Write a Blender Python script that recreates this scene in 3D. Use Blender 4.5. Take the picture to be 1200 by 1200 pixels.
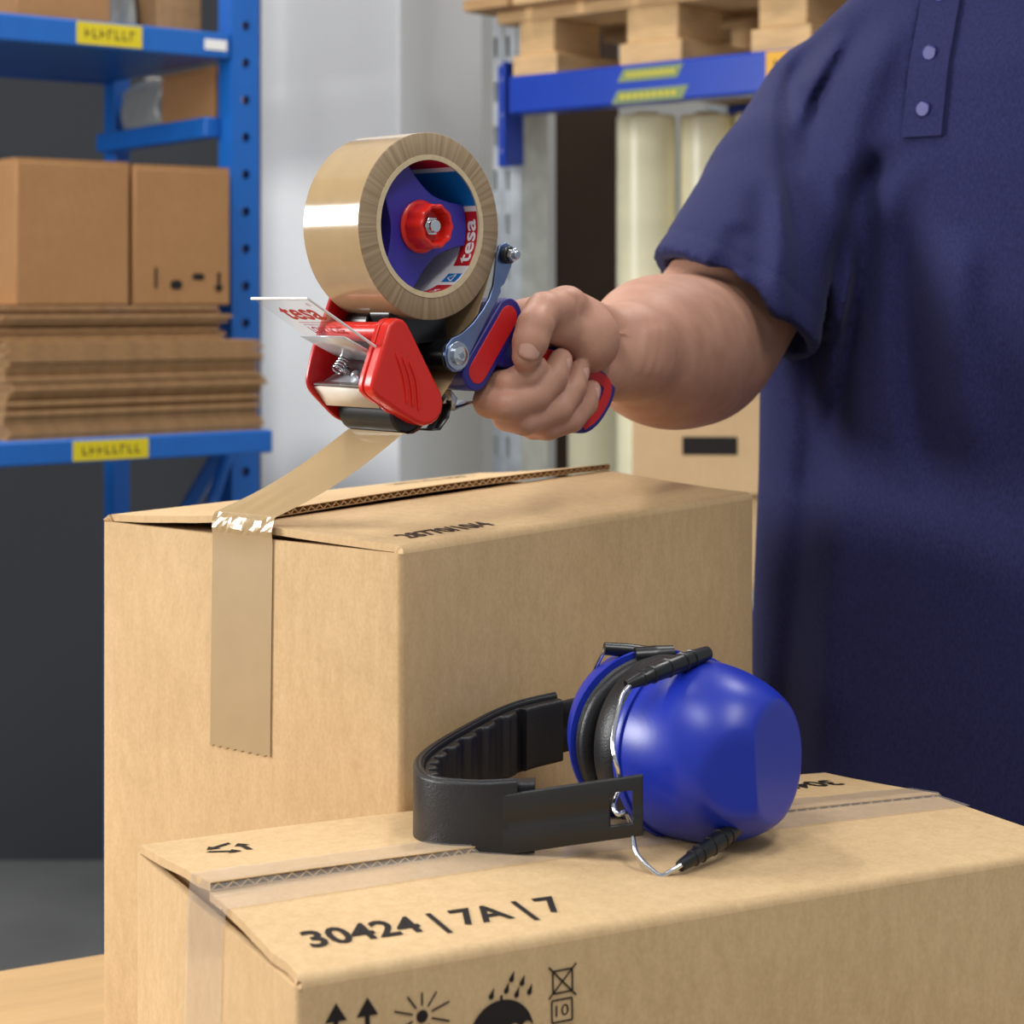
import bpy, bmesh, math, random
import numpy as np
from mathutils import Vector, Matrix

random.seed(7)
for o in list(bpy.data.objects):
    bpy.data.objects.remove(o, do_unlink=True)
SC = bpy.context.scene
COL = SC.collection
CZ = 1.30                      # height of the lens above the floor

# ------------------------------------------------------------------ camera, world, lights, exposure
cam = bpy.data.cameras.new('camera')
cam.sensor_width = 36.0
cam.lens = 67.9
cam.shift_y = -0.2083
cam.clip_start = 0.05
cam.dof.use_dof = True
cam.dof.focus_distance = 1.06
cam.dof.aperture_fstop = 13.0
camo = bpy.data.objects.new('camera', cam)
COL.objects.link(camo)
camo.location = (0, 0, CZ)
camo.rotation_euler = (math.pi / 2, 0, 0)
SC.camera = camo

SC.view_settings.view_transform = 'Standard'
SC.view_settings.look = 'None'
SC.view_settings.gamma = 1.0
SC.view_settings.use_curve_mapping = False
SC.view_settings.exposure = 0.42

world = bpy.data.worlds.new('world')
SC.world = world
world.use_nodes = True
world.node_tree.nodes['Background'].inputs[0].default_value = (0.90, 0.95, 1.0, 1)
world.node_tree.nodes['Background'].inputs[1].default_value = 0.30


def area(name, loc, target, size, power, color=(1, 1, 1), size_y=None):
    l = bpy.data.lights.new(name, 'AREA')
    l.shape = 'RECTANGLE'
    l.size = size
    l.size_y = size_y or size
    l.energy = power
    l.color = color
    o = bpy.data.objects.new(name, l)
    COL.objects.link(o)
    o.location = loc
    d = Vector(target) - Vector(loc)
    o.rotation_euler = d.to_track_quat('-Z', 'Y').to_euler()
    return o


# hall lighting above the frame, and the window side whose reflection shows on the tape roll
for nm, lx, ly in (('ceiling_lamp_front_left_offscreen', -0.8, -0.2), ('ceiling_lamp_front_right_offscreen', 0.8, -0.2),
                   ('ceiling_lamp_back_left_offscreen', -0.8, 2.2), ('ceiling_lamp_back_right_offscreen', 0.8, 2.2)):
    area(nm, (lx, ly, 3.2), (lx, ly, 0.0), 0.35, 19, (1.0, 0.99, 0.97), 1.2)
area('window_left_offscreen', (-2.5, 1.10, 1.72), (0.0, 1.10, 1.30), 1.0, 52, (1.0, 0.995, 0.985), 0.72)


def W(x, y, z):
    """millimetres measured from the lens -> scene metres"""
    return Vector((x / 1000, y / 1000, CZ + z / 1000))


# ------------------------------------------------------------------ materials
def new_mat(name):
    m = bpy.data.materials.new(name)
    m.use_nodes = True
    return m, m.node_tree, m.node_tree.nodes['Principled BSDF']


def srgb(r, g, b):
    f = lambda c: (c / 255 / 12.92) if c / 255 <= 0.04045 else ((c / 255 + 0.055) / 1.055) ** 2.4
    return (f(r), f(g), f(b), 1)


def plain(name, col, rough=0.5, metal=0.0, spec=0.5, noise=0.0, nscale=40, bump=0.0, bscale=200, coat=0.0,
          stretch=(1, 1, 1), sss=0.0, sheen=0.0, aniso=0.0):
    m, nt, p = new_mat(name)
    p.inputs['Base Color'].default_value = col
    p.inputs['Roughness'].default_value = rough
    p.inputs['Metallic'].default_value = metal
    p.inputs['Specular IOR Level'].default_value = spec
    p.inputs['Coat Weight'].default_value = coat
    p.inputs['Sheen Weight'].default_value = sheen
    if sss:
        p.inputs['Subsurface Weight'].default_value = sss
        p.inputs['Subsurface Radius'].default_value = (0.006, 0.0025, 0.0012)
        p.inputs['Subsurface Scale'].default_value = 1.0
    tc = nt.nodes.new('ShaderNodeTexCoord')
    mp = nt.nodes.new('ShaderNodeMapping')
    mp.inputs['Scale'].default_value = stretch
    nt.links.new(tc.outputs['Object'], mp.inputs['Vector'])
    if noise:
        n = nt.nodes.new('ShaderNodeTexNoise')
        n.inputs['Scale'].default_value = nscale
        n.inputs['Detail'].default_value = 6
        nt.links.new(mp.outputs['Vector'], n.inputs['Vector'])
        r = nt.nodes.new('ShaderNodeValToRGB')
        r.color_ramp.elements[0].position = 0.3
        r.color_ramp.elements[1].position = 0.7
        r.color_ramp.elements[0].color = tuple(c * (1 - noise) for c in col[:3]) + (1,)
        r.color_ramp.elements[1].color = tuple(min(1, c * (1 + noise)) for c in col[:3]) + (1,)
        nt.links.new(n.outputs['Fac'], r.inputs['Fac'])
        nt.links.new(r.outputs['Color'], p.inputs['Base Color'])
    if bump:
        n2 = nt.nodes.new('ShaderNodeTexNoise')
        n2.inputs['Scale'].default_value = bscale
        n2.inputs['Detail'].default_value = 4
        nt.links.new(mp.outputs['Vector'], n2.inputs['Vector'])
        b = nt.nodes.new('ShaderNodeBump')
        b.inputs['Strength'].default_value = bump
        b.inputs['Distance'].default_value = 0.001
        nt.links.new(n2.outputs['Fac'], b.inputs['Height'])
        nt.links.new(b.outputs['Normal'], p.inputs['Normal'])
    return m


def kraft(name, col, contrast=0.10):
    """brown liner board: fine speckle, long faint streaks along the flutes, cloudy tone"""
    m, nt, p = new_mat(name)
    p.inputs['Roughness'].default_value = 0.78
    p.inputs['Specular IOR Level'].default_value = 0.28
    tc = nt.nodes.new('ShaderNodeTexCoord')
    fac = []
    for sc, st, det in ((480, (1, 1, 0.7), 3), (150, (1, 1, 0.35), 5), (9, (1, 1, 1), 4)):
        mp = nt.nodes.new('ShaderNodeMapping')
        mp.inputs['Scale'].default_value = st
        nt.links.new(tc.outputs['Object'], mp.inputs['Vector'])
        n = nt.nodes.new('ShaderNodeTexNoise')
        n.inputs['Scale'].default_value = sc
        n.inputs['Detail'].default_value = det
        nt.links.new(mp.outputs['Vector'], n.inputs['Vector'])
        fac.append(n.outputs['Fac'])
    a = nt.nodes.new('ShaderNodeMath'); a.operation = 'ADD'
    nt.links.new(fac[0], a.inputs[0]); nt.links.new(fac[1], a.inputs[1])
    c = nt.nodes.new('ShaderNodeMath'); c.operation = 'ADD'
    nt.links.new(a.outputs[0], c.inputs[0]); nt.links.new(fac[2], c.inputs[1])
    d = nt.nodes.new('ShaderNodeMath'); d.operation = 'MULTIPLY'; d.inputs[1].default_value = 1 / 3
    nt.links.new(c.outputs[0], d.inputs[0])
    r = nt.nodes.new('ShaderNodeValToRGB')
    r.color_ramp.elements[0].position = 0.36
    r.color_ramp.elements[1].position = 0.64
    r.color_ramp.elements[0].color = (col[0] * (1 - contrast), col[1] * (1 - contrast * 1.25), col[2] * (1 - contrast * 1.7), 1)
    r.color_ramp.elements[1].color = (min(1, col[0] * (1 + contrast)), min(1, col[1] * (1 + contrast * 1.05)), min(1, col[2] * (1 + contrast * 1.2)), 1)
    nt.links.new(d.outputs[0], r.inputs['Fac'])
    nt.links.new(r.outputs['Color'], p.inputs['Base Color'])
    b = nt.nodes.new('ShaderNodeBump'); b.inputs['Strength'].default_value = 0.25; b.inputs['Distance'].default_value = 0.0006
    nt.links.new(fac[0], b.inputs['Height'])
    nt.links.new(b.outputs['Normal'], p.inputs['Normal'])
    return m


def clear_sheet(name, tint, transp, rough=0.08, gloss=0.05):
    """thin clear plastic: see-through body with a surface gloss that grows at grazing angles"""
    m, nt, p = new_mat(name)
    p.inputs['Base Color'].default_value = tint
    p.inputs['Roughness'].default_value = 0.4
    p.inputs['Specular IOR Level'].default_value = 0.0
    p.inputs['Alpha'].default_value = 1 - transp
    g = nt.nodes.new('ShaderNodeBsdfGlossy'); g.inputs['Roughness'].default_value = rough
    lw = nt.nodes.new('ShaderNodeLayerWeight'); lw.inputs['Blend'].default_value = 0.5
    pw = nt.nodes.new('ShaderNodeMath'); pw.operation = 'POWER'; pw.inputs[1].default_value = 5
    ma = nt.nodes.new('ShaderNodeMath'); ma.operation = 'MULTIPLY_ADD'; ma.inputs[1].default_value = 0.45; ma.inputs[2].default_value = gloss
    nt.links.new(lw.outputs['Facing'], pw.inputs[0]); nt.links.new(pw.outputs[0], ma.inputs[0])
    mx = nt.nodes.new('ShaderNodeMixShader')
    nt.links.new(ma.outputs[0], mx.inputs[0])
    nt.links.new(p.outputs[0], mx.inputs[1]); nt.links.new(g.outputs[0], mx.inputs[2])
    nt.links.new(mx.outputs[0], nt.nodes['Material Output'].inputs['Surface'])
    return m


M = {}
M['kraft'] = kraft('kraft board', srgb(205, 174, 131), 0.11)
M['kraft_edge'] = plain('raw board edge', srgb(206, 178, 134), 0.9, noise=0.25, nscale=300)
M['carton_far'] = kraft('brown stored carton', srgb(165, 122, 80), 0.10)
M['carton_pale'] = kraft('pale stored carton', srgb(205, 172, 130), 0.06)
M['sheet'] = plain('flattened board', srgb(168, 130, 88), 0.9, noise=0.15, nscale=60)
M['ink'] = plain('black printing ink', srgb(38, 33, 32), 0.7, spec=0.2)
M['ink_soft'] = plain('worn printing ink', srgb(66, 48, 44), 0.8, spec=0.2)
M['tape'] = plain('tan packing tape', srgb(174, 148, 110), 0.14, spec=0.55, noise=0.04, nscale=90, bump=0.05, bscale=120)
M['tape_stuck'] = plain('tan tape film', srgb(174, 148, 110), 0.40, spec=0.45, noise=0.03, nscale=60, bump=0.05, bscale=150)
M['tape_free'] = plain('stretched tan tape film', srgb(174, 148, 110), 0.15, spec=0.6, noise=0.03, nscale=60, bump=0.25, bscale=45, stretch=(1, 0.35, 1))
M['tape_side'] = None
M['core'] = plain('paper core', srgb(206, 186, 150), 0.9, noise=0.08, nscale=200)
M['steel'] = plain('zinc plated steel', srgb(176, 184, 198), 0.26, 1.0, bump=0.06, bscale=300, noise=0.06, nscale=150)
M['lever'] = plain('blue passivated steel', srgb(120, 138, 178), 0.32, 1.0, bump=0.05, bscale=300, noise=0.08, nscale=120)
M['chrome'] = plain('bright steel', srgb(215, 218, 222), 0.14, 1.0)
M['blade'] = plain('blade steel', srgb(222, 220, 214), 0.3, 1.0)
M['sheet_steel'] = plain('bright sheet steel', srgb(206, 208, 212), 0.3, 0.35, noise=0.05, nscale=120)
M['cream'] = plain('cream coated strip', srgb(226, 216, 200), 0.45)
M['red'] = plain('red plastic', srgb(214, 34, 22), 0.33, spec=0.5, bump=0.03, bscale=500)
M['red_dark'] = plain('deep red lacquer', srgb(186, 14, 20), 0.32, bump=0.03, bscale=600)
M['red_rubber'] = plain('red rubber insert', srgb(196, 26, 28), 0.5, bump=0.05, bscale=900)
M['indigo'] = plain('indigo plastic', srgb(52, 44, 150), 0.4, bump=0.03, bscale=600)
M['navy_plastic'] = plain('dark blue plastic', srgb(34, 30, 118), 0.38, bump=0.03, bscale=600)
M['black'] = plain('black plastic', srgb(20, 20, 22), 0.3, spec=0.5)
M['black_matte'] = plain('matt black plastic', srgb(28, 28, 29), 0.45, bump=0.1, bscale=700)
M['leather'] = plain('black leatherette', srgb(26, 26, 29), 0.42, bump=0.25, bscale=900)
M['rubber'] = plain('black rubber', srgb(30, 29, 28), 0.42)
M['cup'] = plain('royal blue plastic', srgb(22, 44, 160), 0.34, spec=0.5, bump=0.03, bscale=900)
M['white'] = plain('white print', srgb(236, 234, 230), 0.6)
M['lab_blue'] = plain('bright blue print', srgb(10, 120, 200), 0.45)
M['lab_red'] = plain('red print', srgb(196, 26, 34), 0.45)
M['redprint'] = plain('red ink on film', srgb(190, 26, 22), 0.5)
M['clear'] = clear_sheet('clear plastic', (0.93, 0.91, 0.92, 1), 0.90, 0.05, 0.05)
M['clear_edge'] = plain('clear plastic edge', srgb(228, 226, 228), 0.15)
M['cleartape'] = clear_sheet('clear packing tape', (0.80, 0.70, 0.60, 1), 0.80, 0.14, 0.10)
M['skin'] = None
M['nail'] = plain('fingernail', srgb(200, 152, 134), 0.28, sss=0.15)
M['shirt'] = None
M['trousers'] = plain('dark work trousers', srgb(34, 36, 48), 0.9)
M['hair'] = plain('brown hair', srgb(60, 44, 32), 0.6)
M['shoe'] = plain('black shoe leather', srgb(24, 22, 22), 0.4)
M['rackblue'] = plain('blue rack paint', srgb(24, 98, 182), 0.38, noise=0.05, nscale=20)
M['rackblue2'] = plain('deep blue beam paint', srgb(12, 58, 165), 0.35, noise=0.05, nscale=20)
M['galv'] = plain('galvanised steel', srgb(196, 202, 206), 0.4, 0.35, noise=0.15, nscale=30)
M['wood'] = plain('pallet timber', srgb(208, 171, 122), 0.8, noise=0.16, nscale=14, stretch=(1, 1, 5))
M['wood2'] = plain('darker pallet timber', srgb(178, 140, 96), 0.85, noise=0.2, nscale=14, stretch=(1, 1, 5))
M['film'] = plain('pale yellow film', srgb(250, 243, 206), 0.32, noise=0.04, nscale=6, stretch=(1, 1, 5))
M['wall'] = plain('white painted plaster', srgb(236, 237, 238), 0.85, bump=0.1, bscale=60)
M['wall_grey'] = plain('dark grey panel', srgb(66, 68, 72), 0.8)
M['wall_back'] = plain('grey plaster wall', srgb(196, 194, 188), 0.85, noise=0.04, nscale=3)
M['brown_panel'] = plain('dark brown board', srgb(58, 40, 26), 0.8, noise=0.1, nscale=10)
M['floor'] = plain('grey concrete floor', srgb(140, 140, 138), 0.6, noise=0.1, nscale=4)
M['yellow'] = plain('yellow label', srgb(215, 195, 20), 0.6)
M['olive'] = plain('green gold sticker', srgb(126, 140, 90), 0.6)
M['orange'] = plain('orange label', srgb(222, 166, 50), 0.6)
M['grey_bag'] = plain('grey plastic wrap', srgb(150, 152, 148), 0.35, noise=0.2, nscale=8, bump=0.6, bscale=25)
M['table'] = plain('beech table board', srgb(196, 160, 112), 0.5, noise=0.1, nscale=8, stretch=(1, 8, 1))
M['tablesteel'] = plain('grey table steel', srgb(120, 124, 128), 0.5, 0.4)


def tape_side_mat():
    """rolled edge of the tape: faint rings of wound film and radial scuffs"""
    m, nt, p = new_mat('wound tape edge')
    p.inputs['Roughness'].default_value = 0.45
    tc = nt.nodes.new('ShaderNodeTexCoord')
    g = nt.nodes.new('ShaderNodeTexGradient'); g.gradient_type = 'RADIAL'
    mp = nt.nodes.new('ShaderNodeMapping'); mp.inputs['Rotation'].default_value = (math.pi / 2, 0, 0)
    nt.links.new(tc.outputs['Object'], mp.inputs['Vector']); nt.links.new(mp.outputs['Vector'], g.inputs['Vector'])
    mu = nt.nodes.new('ShaderNodeMath'); mu.operation = 'MULTIPLY'; mu.inputs[1].default_value = 95
    nt.links.new(g.outputs['Fac'], mu.inputs[0])
    n = nt.nodes.new('ShaderNodeTexNoise'); n.noise_dimensions = '1D'; n.inputs['Scale'].default_value = 1.0; n.inputs['Detail'].default_value = 3
    nt.links.new(mu.outputs[0], n.inputs['W'])
    r = nt.nodes.new('ShaderNodeValToRGB')
    r.color_ramp.elements[0].position = 0.32; r.color_ramp.elements[1].position = 0.7
    r.color_ramp.elements[0].color = srgb(146, 122, 92); r.color_ramp.elements[1].color = srgb(168, 145, 114)
    nt.links.new(n.outputs['Fac'], r.inputs['Fac']); nt.links.new(r.outputs['Color'], p.inputs['Base Color'])
    b = nt.nodes.new('ShaderNodeBump'); b.inputs['Strength'].default_value = 0.3; b.inputs['Distance'].default_value = 0.001
    nt.links.new(n.outputs['Fac'], b.inputs['Height']); nt.links.new(b.outputs['Normal'], p.inputs['Normal'])
    return m


M['tape_side'] = tape_side_mat()


def skin_mat():
    m, nt, p = new_mat('skin')
    p.inputs['Roughness'].default_value = 0.5
    p.inputs['Specular IOR Level'].default_value = 0.35
    p.inputs['Subsurface Weight'].default_value = 0.12
    p.inputs['Subsurface Radius'].default_value = (0.006, 0.0022, 0.001)
    p.inputs['Subsurface Scale'].default_value = 1.0
    tc = nt.nodes.new('ShaderNodeTexCoord')
    n = nt.nodes.new('ShaderNodeTexNoise'); n.inputs['Scale'].default_value = 55; n.inputs['Detail'].default_value = 6
    nt.links.new(tc.outputs['Object'], n.inputs['Vector'])
    r = nt.nodes.new('ShaderNodeValToRGB')
    r.color_ramp.elements[0].position = 0.3; r.color_ramp.elements[1].position = 0.72
    r.color_ramp.elements[0].color = srgb(175, 127, 105); r.color_ramp.elements[1].color = srgb(190, 143, 120)
    nt.links.new(n.outputs['Fac'], r.inputs['Fac']); nt.links.new(r.outputs['Color'], p.inputs['Base Color'])
    v = nt.nodes.new('ShaderNodeTexVoronoi'); v.inputs['Scale'].default_value = 900
    nt.links.new(tc.outputs['Object'], v.inputs['Vector'])
    n3 = nt.nodes.new('ShaderNodeTexNoise'); n3.inputs['Scale'].default_value = 260; n3.inputs['Detail'].default_value = 5
    nt.links.new(tc.outputs['Object'], n3.inputs['Vector'])
    ad = nt.nodes.new('ShaderNodeMath'); ad.operation = 'ADD'
    nt.links.new(v.outputs['Distance'], ad.inputs[0]); nt.links.new(n3.outputs['Fac'], ad.inputs[1])
    b = nt.nodes.new('ShaderNodeBump'); b.inputs['Strength'].default_value = 0.14; b.inputs['Distance'].default_value = 0.0006
    nt.links.new(ad.outputs[0], b.inputs['Height']); nt.links.new(b.outputs['Normal'], p.inputs['Normal'])
    return m


def shirt_mat():
    m, nt, p = new_mat('navy cotton')
    p.inputs['Roughness'].default_value = 0.9
    p.inputs['Specular IOR Level'].default_value = 0.15
    p.inputs['Sheen Weight'].default_value = 0.04
    p.inputs['Sheen Roughness'].default_value = 0.5
    tc = nt.nodes.new('ShaderNodeTexCoord')
    mp = nt.nodes.new('ShaderNodeMapping'); mp.inputs['Scale'].default_value = (1, 1, 0.35)
    nt.links.new(tc.outputs['Object'], mp.inputs['Vector'])
    n = nt.nodes.new('ShaderNodeTexNoise'); n.inputs['Scale'].default_value = 900; n.inputs['Detail'].default_value = 3
    nt.links.new(mp.outputs['Vector'], n.inputs['Vector'])
    r = nt.nodes.new('ShaderNodeValToRGB')
    r.color_ramp.elements[0].position = 0.3; r.color_ramp.elements[1].position = 0.75
    r.color_ramp.elements[0].color = srgb(34, 35, 70); r.color_ramp.elements[1].color = srgb(47, 48, 92)
    nt.links.new(n.outputs['Fac'], r.inputs['Fac']); nt.links.new(r.outputs['Color'], p.inputs['Base Color'])
    b = nt.nodes.new('ShaderNodeBump'); b.inputs['Strength'].default_value = 0.25; b.inputs['Distance'].default_value = 0.0004
    nt.links.new(n.outputs['Fac'], b.inputs['Height']); nt.links.new(b.outputs['Normal'], p.inputs['Normal'])
    return m


M['skin'] = skin_mat()
M['shirt'] = shirt_mat()


# ------------------------------------------------------------------ mesh helpers
class MB:
    """collects vertices and faces of ONE mesh object"""
    def __init__(self):
        self.v = []
        self.f = []

    def add(self, vs, fs):
        n = len(self.v)
        self.v += [Vector(p) for p in vs]
        self.f += [tuple(i + n for i in q) for q in fs]
        return self

    def box(self, c, s, mat=None):
        c = Vector(c); x, y, z = s[0] / 2, s[1] / 2, s[2] / 2
        vs = [Vector(p) for p in ((-x, -y, -z), (x, -y, -z), (x, y, -z), (-x, y, -z), (-x, -y, z), (x, -y, z), (x, y, z), (-x, y, z))]
        if mat is not None:
            vs = [mat @ p for p in vs]
        vs = [p + c for p in vs]
        return self.add(vs, [(0, 3, 2, 1), (4, 5, 6, 7), (0, 1, 5, 4), (1, 2, 6, 5), (2, 3, 7, 6), (3, 0, 4, 7)])

    def prism(self, poly, t0, t1, to=lambda p, q, t: (p, t, q)):
        """2D outline (counter-clockwise in p,q) extruded from t0 to t1"""
        n = len(poly)
        vs = [to(p, q, t0) for p, q in poly] + [to(p, q, t1) for p, q in poly]
        fs = [tuple(range(n)), tuple(range(2 * n - 1, n - 1, -1))]
        for i in range(n):
            j = (i + 1) % n
            fs.append((j, i, n + i, n + j))
        return self.add(vs, fs)

    def lathe(self, prof, axis_o, axis, n=32, a0=0.0, a1=2 * math.pi, close=False):
        """profile of (radius, height along axis)"""
        ax = Vector(axis).normalized(); o = Vector(axis_o)
        u = ax.orthogonal().normalized(); w = ax.cross(u)
        full = abs(a1 - a0 - 2 * math.pi) < 1e-6
        m = n if full else n + 1
        vs = []
        for i in range(m):
            a = a0 + (a1 - a0) * i / n
            d = u * math.cos(a) + w * math.sin(a)
            for r, h in prof:
                vs.append(o + d * r + ax * h)
        k = len(prof)
        fs = []
        for i in range(n):
            j = (i + 1) % m
            for q in range(k - 1 if not close else k):
                q2 = (q + 1) % k
                fs.append((i * k + q, j * k + q, j * k + q2, i * k + q2))
        return self.add(vs, fs)

    def cyl(self, p0, p1, r, n=24, r1=None, bev=0.0):
        p0 = Vector(p0); p1 = Vector(p1); L = (p1 - p0).length
        r1 = r if r1 is None else r1
        if bev:
            prof = [(0, 0), (r - bev, 0), (r, bev), (r1, L - bev), (r1 - bev, L), (0, L)]
        else:
            prof = [(0, 0), (r, 0), (r1, L), (0, L)]
        return self.lathe(prof, p0, p1 - p0, n)

    def tube(self, pts, r, n=10, cap=True):
        pts = [Vector(p) for p in pts]
        rr = r if isinstance(r, (list, tuple)) else [r] * len(pts)
        up = None; vs = []; fs = []
        for i, p in enumerate(pts):
            a = pts[max(0, i - 1)]; b = pts[min(len(pts) - 1, i + 1)]
            t = (b - a).normalized()
            if up is None:
                up = t.orthogonal().normalized()
            up = (up - t * up.dot(t)).normalized()
            w = t.cross(up)
            for k in range(n):
                q = 2 * math.pi * k / n
                vs.append(p + (up * math.cos(q) + w * math.sin(q)) * rr[i])
        for i in range(len(pts) - 1):
            for k in range(n):
                l = (k + 1) % n
                fs.append((i * n + k, i * n + l, (i + 1) * n + l, (i + 1) * n + k))
        if cap:
            fs.append(tuple(range(n - 1, -1, -1)))
            fs.append(tuple((len(pts) - 1) * n + k for k in range(n)))
        return self.add(vs, fs)

    def grid(self, fn, nu, nv):
        vs = [fn(i / nu, j / nv) for i in range(nu + 1) for j in range(nv + 1)]
        fs = []
        for i in range(nu):
            for j in range(nv):
                a = i * (nv + 1) + j
                fs.append((a, a + nv + 1, a + nv + 2, a + 1))
        return self.add(vs, fs)


def build(name, mb, mat, parent=None, smooth=None, bevel=0.0, seg=2, solid=0.0, subd=0, fix=True):
    me = bpy.data.meshes.new(name)
    me.from_pydata([tuple(v) for v in mb.v], [], mb.f)
    if fix:
        bm = bmesh.new(); bm.from_mesh(me)
        bmesh.ops.remove_doubles(bm, verts=bm.verts, dist=1e-6)
        bmesh.ops.recalc_face_normals(bm, faces=bm.faces)
        bm.to_mesh(me); bm.free()
    me.materials.append(M[mat] if isinstance(mat, str) else mat)
    if smooth is not None:
        for p in me.polygons:
            p.use_smooth = True
        if smooth < 179:
            me.set_sharp_from_angle(angle=math.radians(smooth))
    o = bpy.data.objects.new(name, me)
    COL.objects.link(o)
    if parent is not None:
        o.parent = parent
    if solid:
        md = o.modifiers.new('thickness', 'SOLIDIFY'); md.thickness = solid; md.offset = -1
    if subd:
        md = o.modifiers.new('subdivision', 'SUBSURF'); md.levels = subd; md.render_levels = subd
    if bevel:
        md = o.modifiers.new('bevel', 'BEVEL'); md.width = bevel; md.segments = seg; md.limit_method = 'ANGLE'
        md.angle_limit = math.radians(35)
        for p in me.polygons:
            p.use_smooth = True
        if smooth is None:
            me.set_sharp_from_angle(angle=math.radians(50))
        md.harden_normals = False
    return o


def empty(name, loc=(0, 0, 0), rz=0.0):
    o = bpy.data.objects.new(name, None)
    COL.objects.link(o)
    o.empty_display_size = 0.05
    o.location = loc
    o.rotation_euler = (0, 0, rz)
    return o


def tag(o, label=None, cat=None, group=None, kind=None):
    if label: o['label'] = label
    if cat: o['category'] = cat
    if group: o['group'] = group
    if kind: o['kind'] = kind
    return o


def text_mb(s, size, bold=0.0, width=None, spacing=1.0, align='LEFT'):
    """flat lettering outline as triangles in its own x,y plane"""
    c = bpy.data.curves.new('lettering', 'FONT')
    c.body = s; c.size = size; c.offset = bold; c.space_character = spacing; c.align_x = align
    c.resolution_u = 3
    o = bpy.data.objects.new('lettering', c)
    COL.objects.link(o)
    dg = bpy.context.evaluated_depsgraph_get(); dg.update()
    me = bpy.data.meshes.new_from_object(o.evaluated_get(dg))
    vs = [v.co.copy() for v in me.vertices]
    fs = [tuple(p.vertices) for p in me.polygons]
    bpy.data.objects.remove(o); bpy.data.curves.remove(c); bpy.data.meshes.remove(me)
    x0 = min(v.x for v in vs); x1 = max(v.x for v in vs); y0 = min(v.y for v in vs)
    k = 1.0 if width is None else width / (x1 - x0)
    vs = [Vector(((v.x - x0) * k, v.y - y0, 0)) for v in vs]
    return vs, fs


def thick_print(mb, vs, fs, fn):
    """lays 2D print onto a surface given by fn(x, y)"""
    return mb.add([fn(v.x, v.y) for v in vs], fs)


def round_poly(pts, r, n=5):
    """rounds the corners of a 2D outline"""
    out = []
    m = len(pts)
    for i in range(m):
        p = Vector(pts[i]).to_2d() if len(pts[i]) == 2 else Vector(pts[i])
        a = Vector(pts[i - 1]); b = Vector(pts[(i + 1) % m])
        rr = r[i] if isinstance(r, (list, tuple)) else r
        da = (a - p); db = (b - p)
        la = min(rr, da.length * 0.48); lb = min(rr, db.length * 0.48)
        s = p + da.normalized() * la; e = p + db.normalized() * lb
        for k in range(n + 1):
            t = k / n
            q = s * (1 - t) ** 2 + p * 2 * t * (1 - t) + e * t * t
            out.append((q.x, q.y))
    return out


def pill(p0, p1, r, n=10):
    """stadium outline around a segment in 2D"""
    a = Vector(p0); b = Vector(p1); d = (b - a).normalized(); w = Vector((-d.y, d.x))
    out = []
    th = math.atan2(d.y, d.x)
    for k in range(n + 1):
        q = th - math.pi / 2 + math.pi * k / n
        out.append((b.x + r * math.cos(q), b.y + r * math.sin(q)))
    for k in range(n + 1):
        q = th + math.pi / 2 + math.pi * k / n
        out.append((a.x + r * math.cos(q), a.y + r * math.sin(q)))
    return out


def catmull(pts, n=8):
    P = [Vector(p) for p in pts]; P = [P[0] * 2 - P[1]] + P + [P[-1] * 2 - P[-2]]
    out = []
    for i in range(1, len(P) - 2):
        for k in range(n):
            t = k / n
            out.append(0.5 * ((2 * P[i]) + (P[i + 1] - P[i - 1]) * t + (2 * P[i - 1] - 5 * P[i] + 4 * P[i + 1] - P[i + 2]) * t * t
                              + (3 * P[i] - P[i - 1] - 3 * P[i + 1] + P[i + 2]) * t ** 3))
    out.append(P[-2])
    return out


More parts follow.
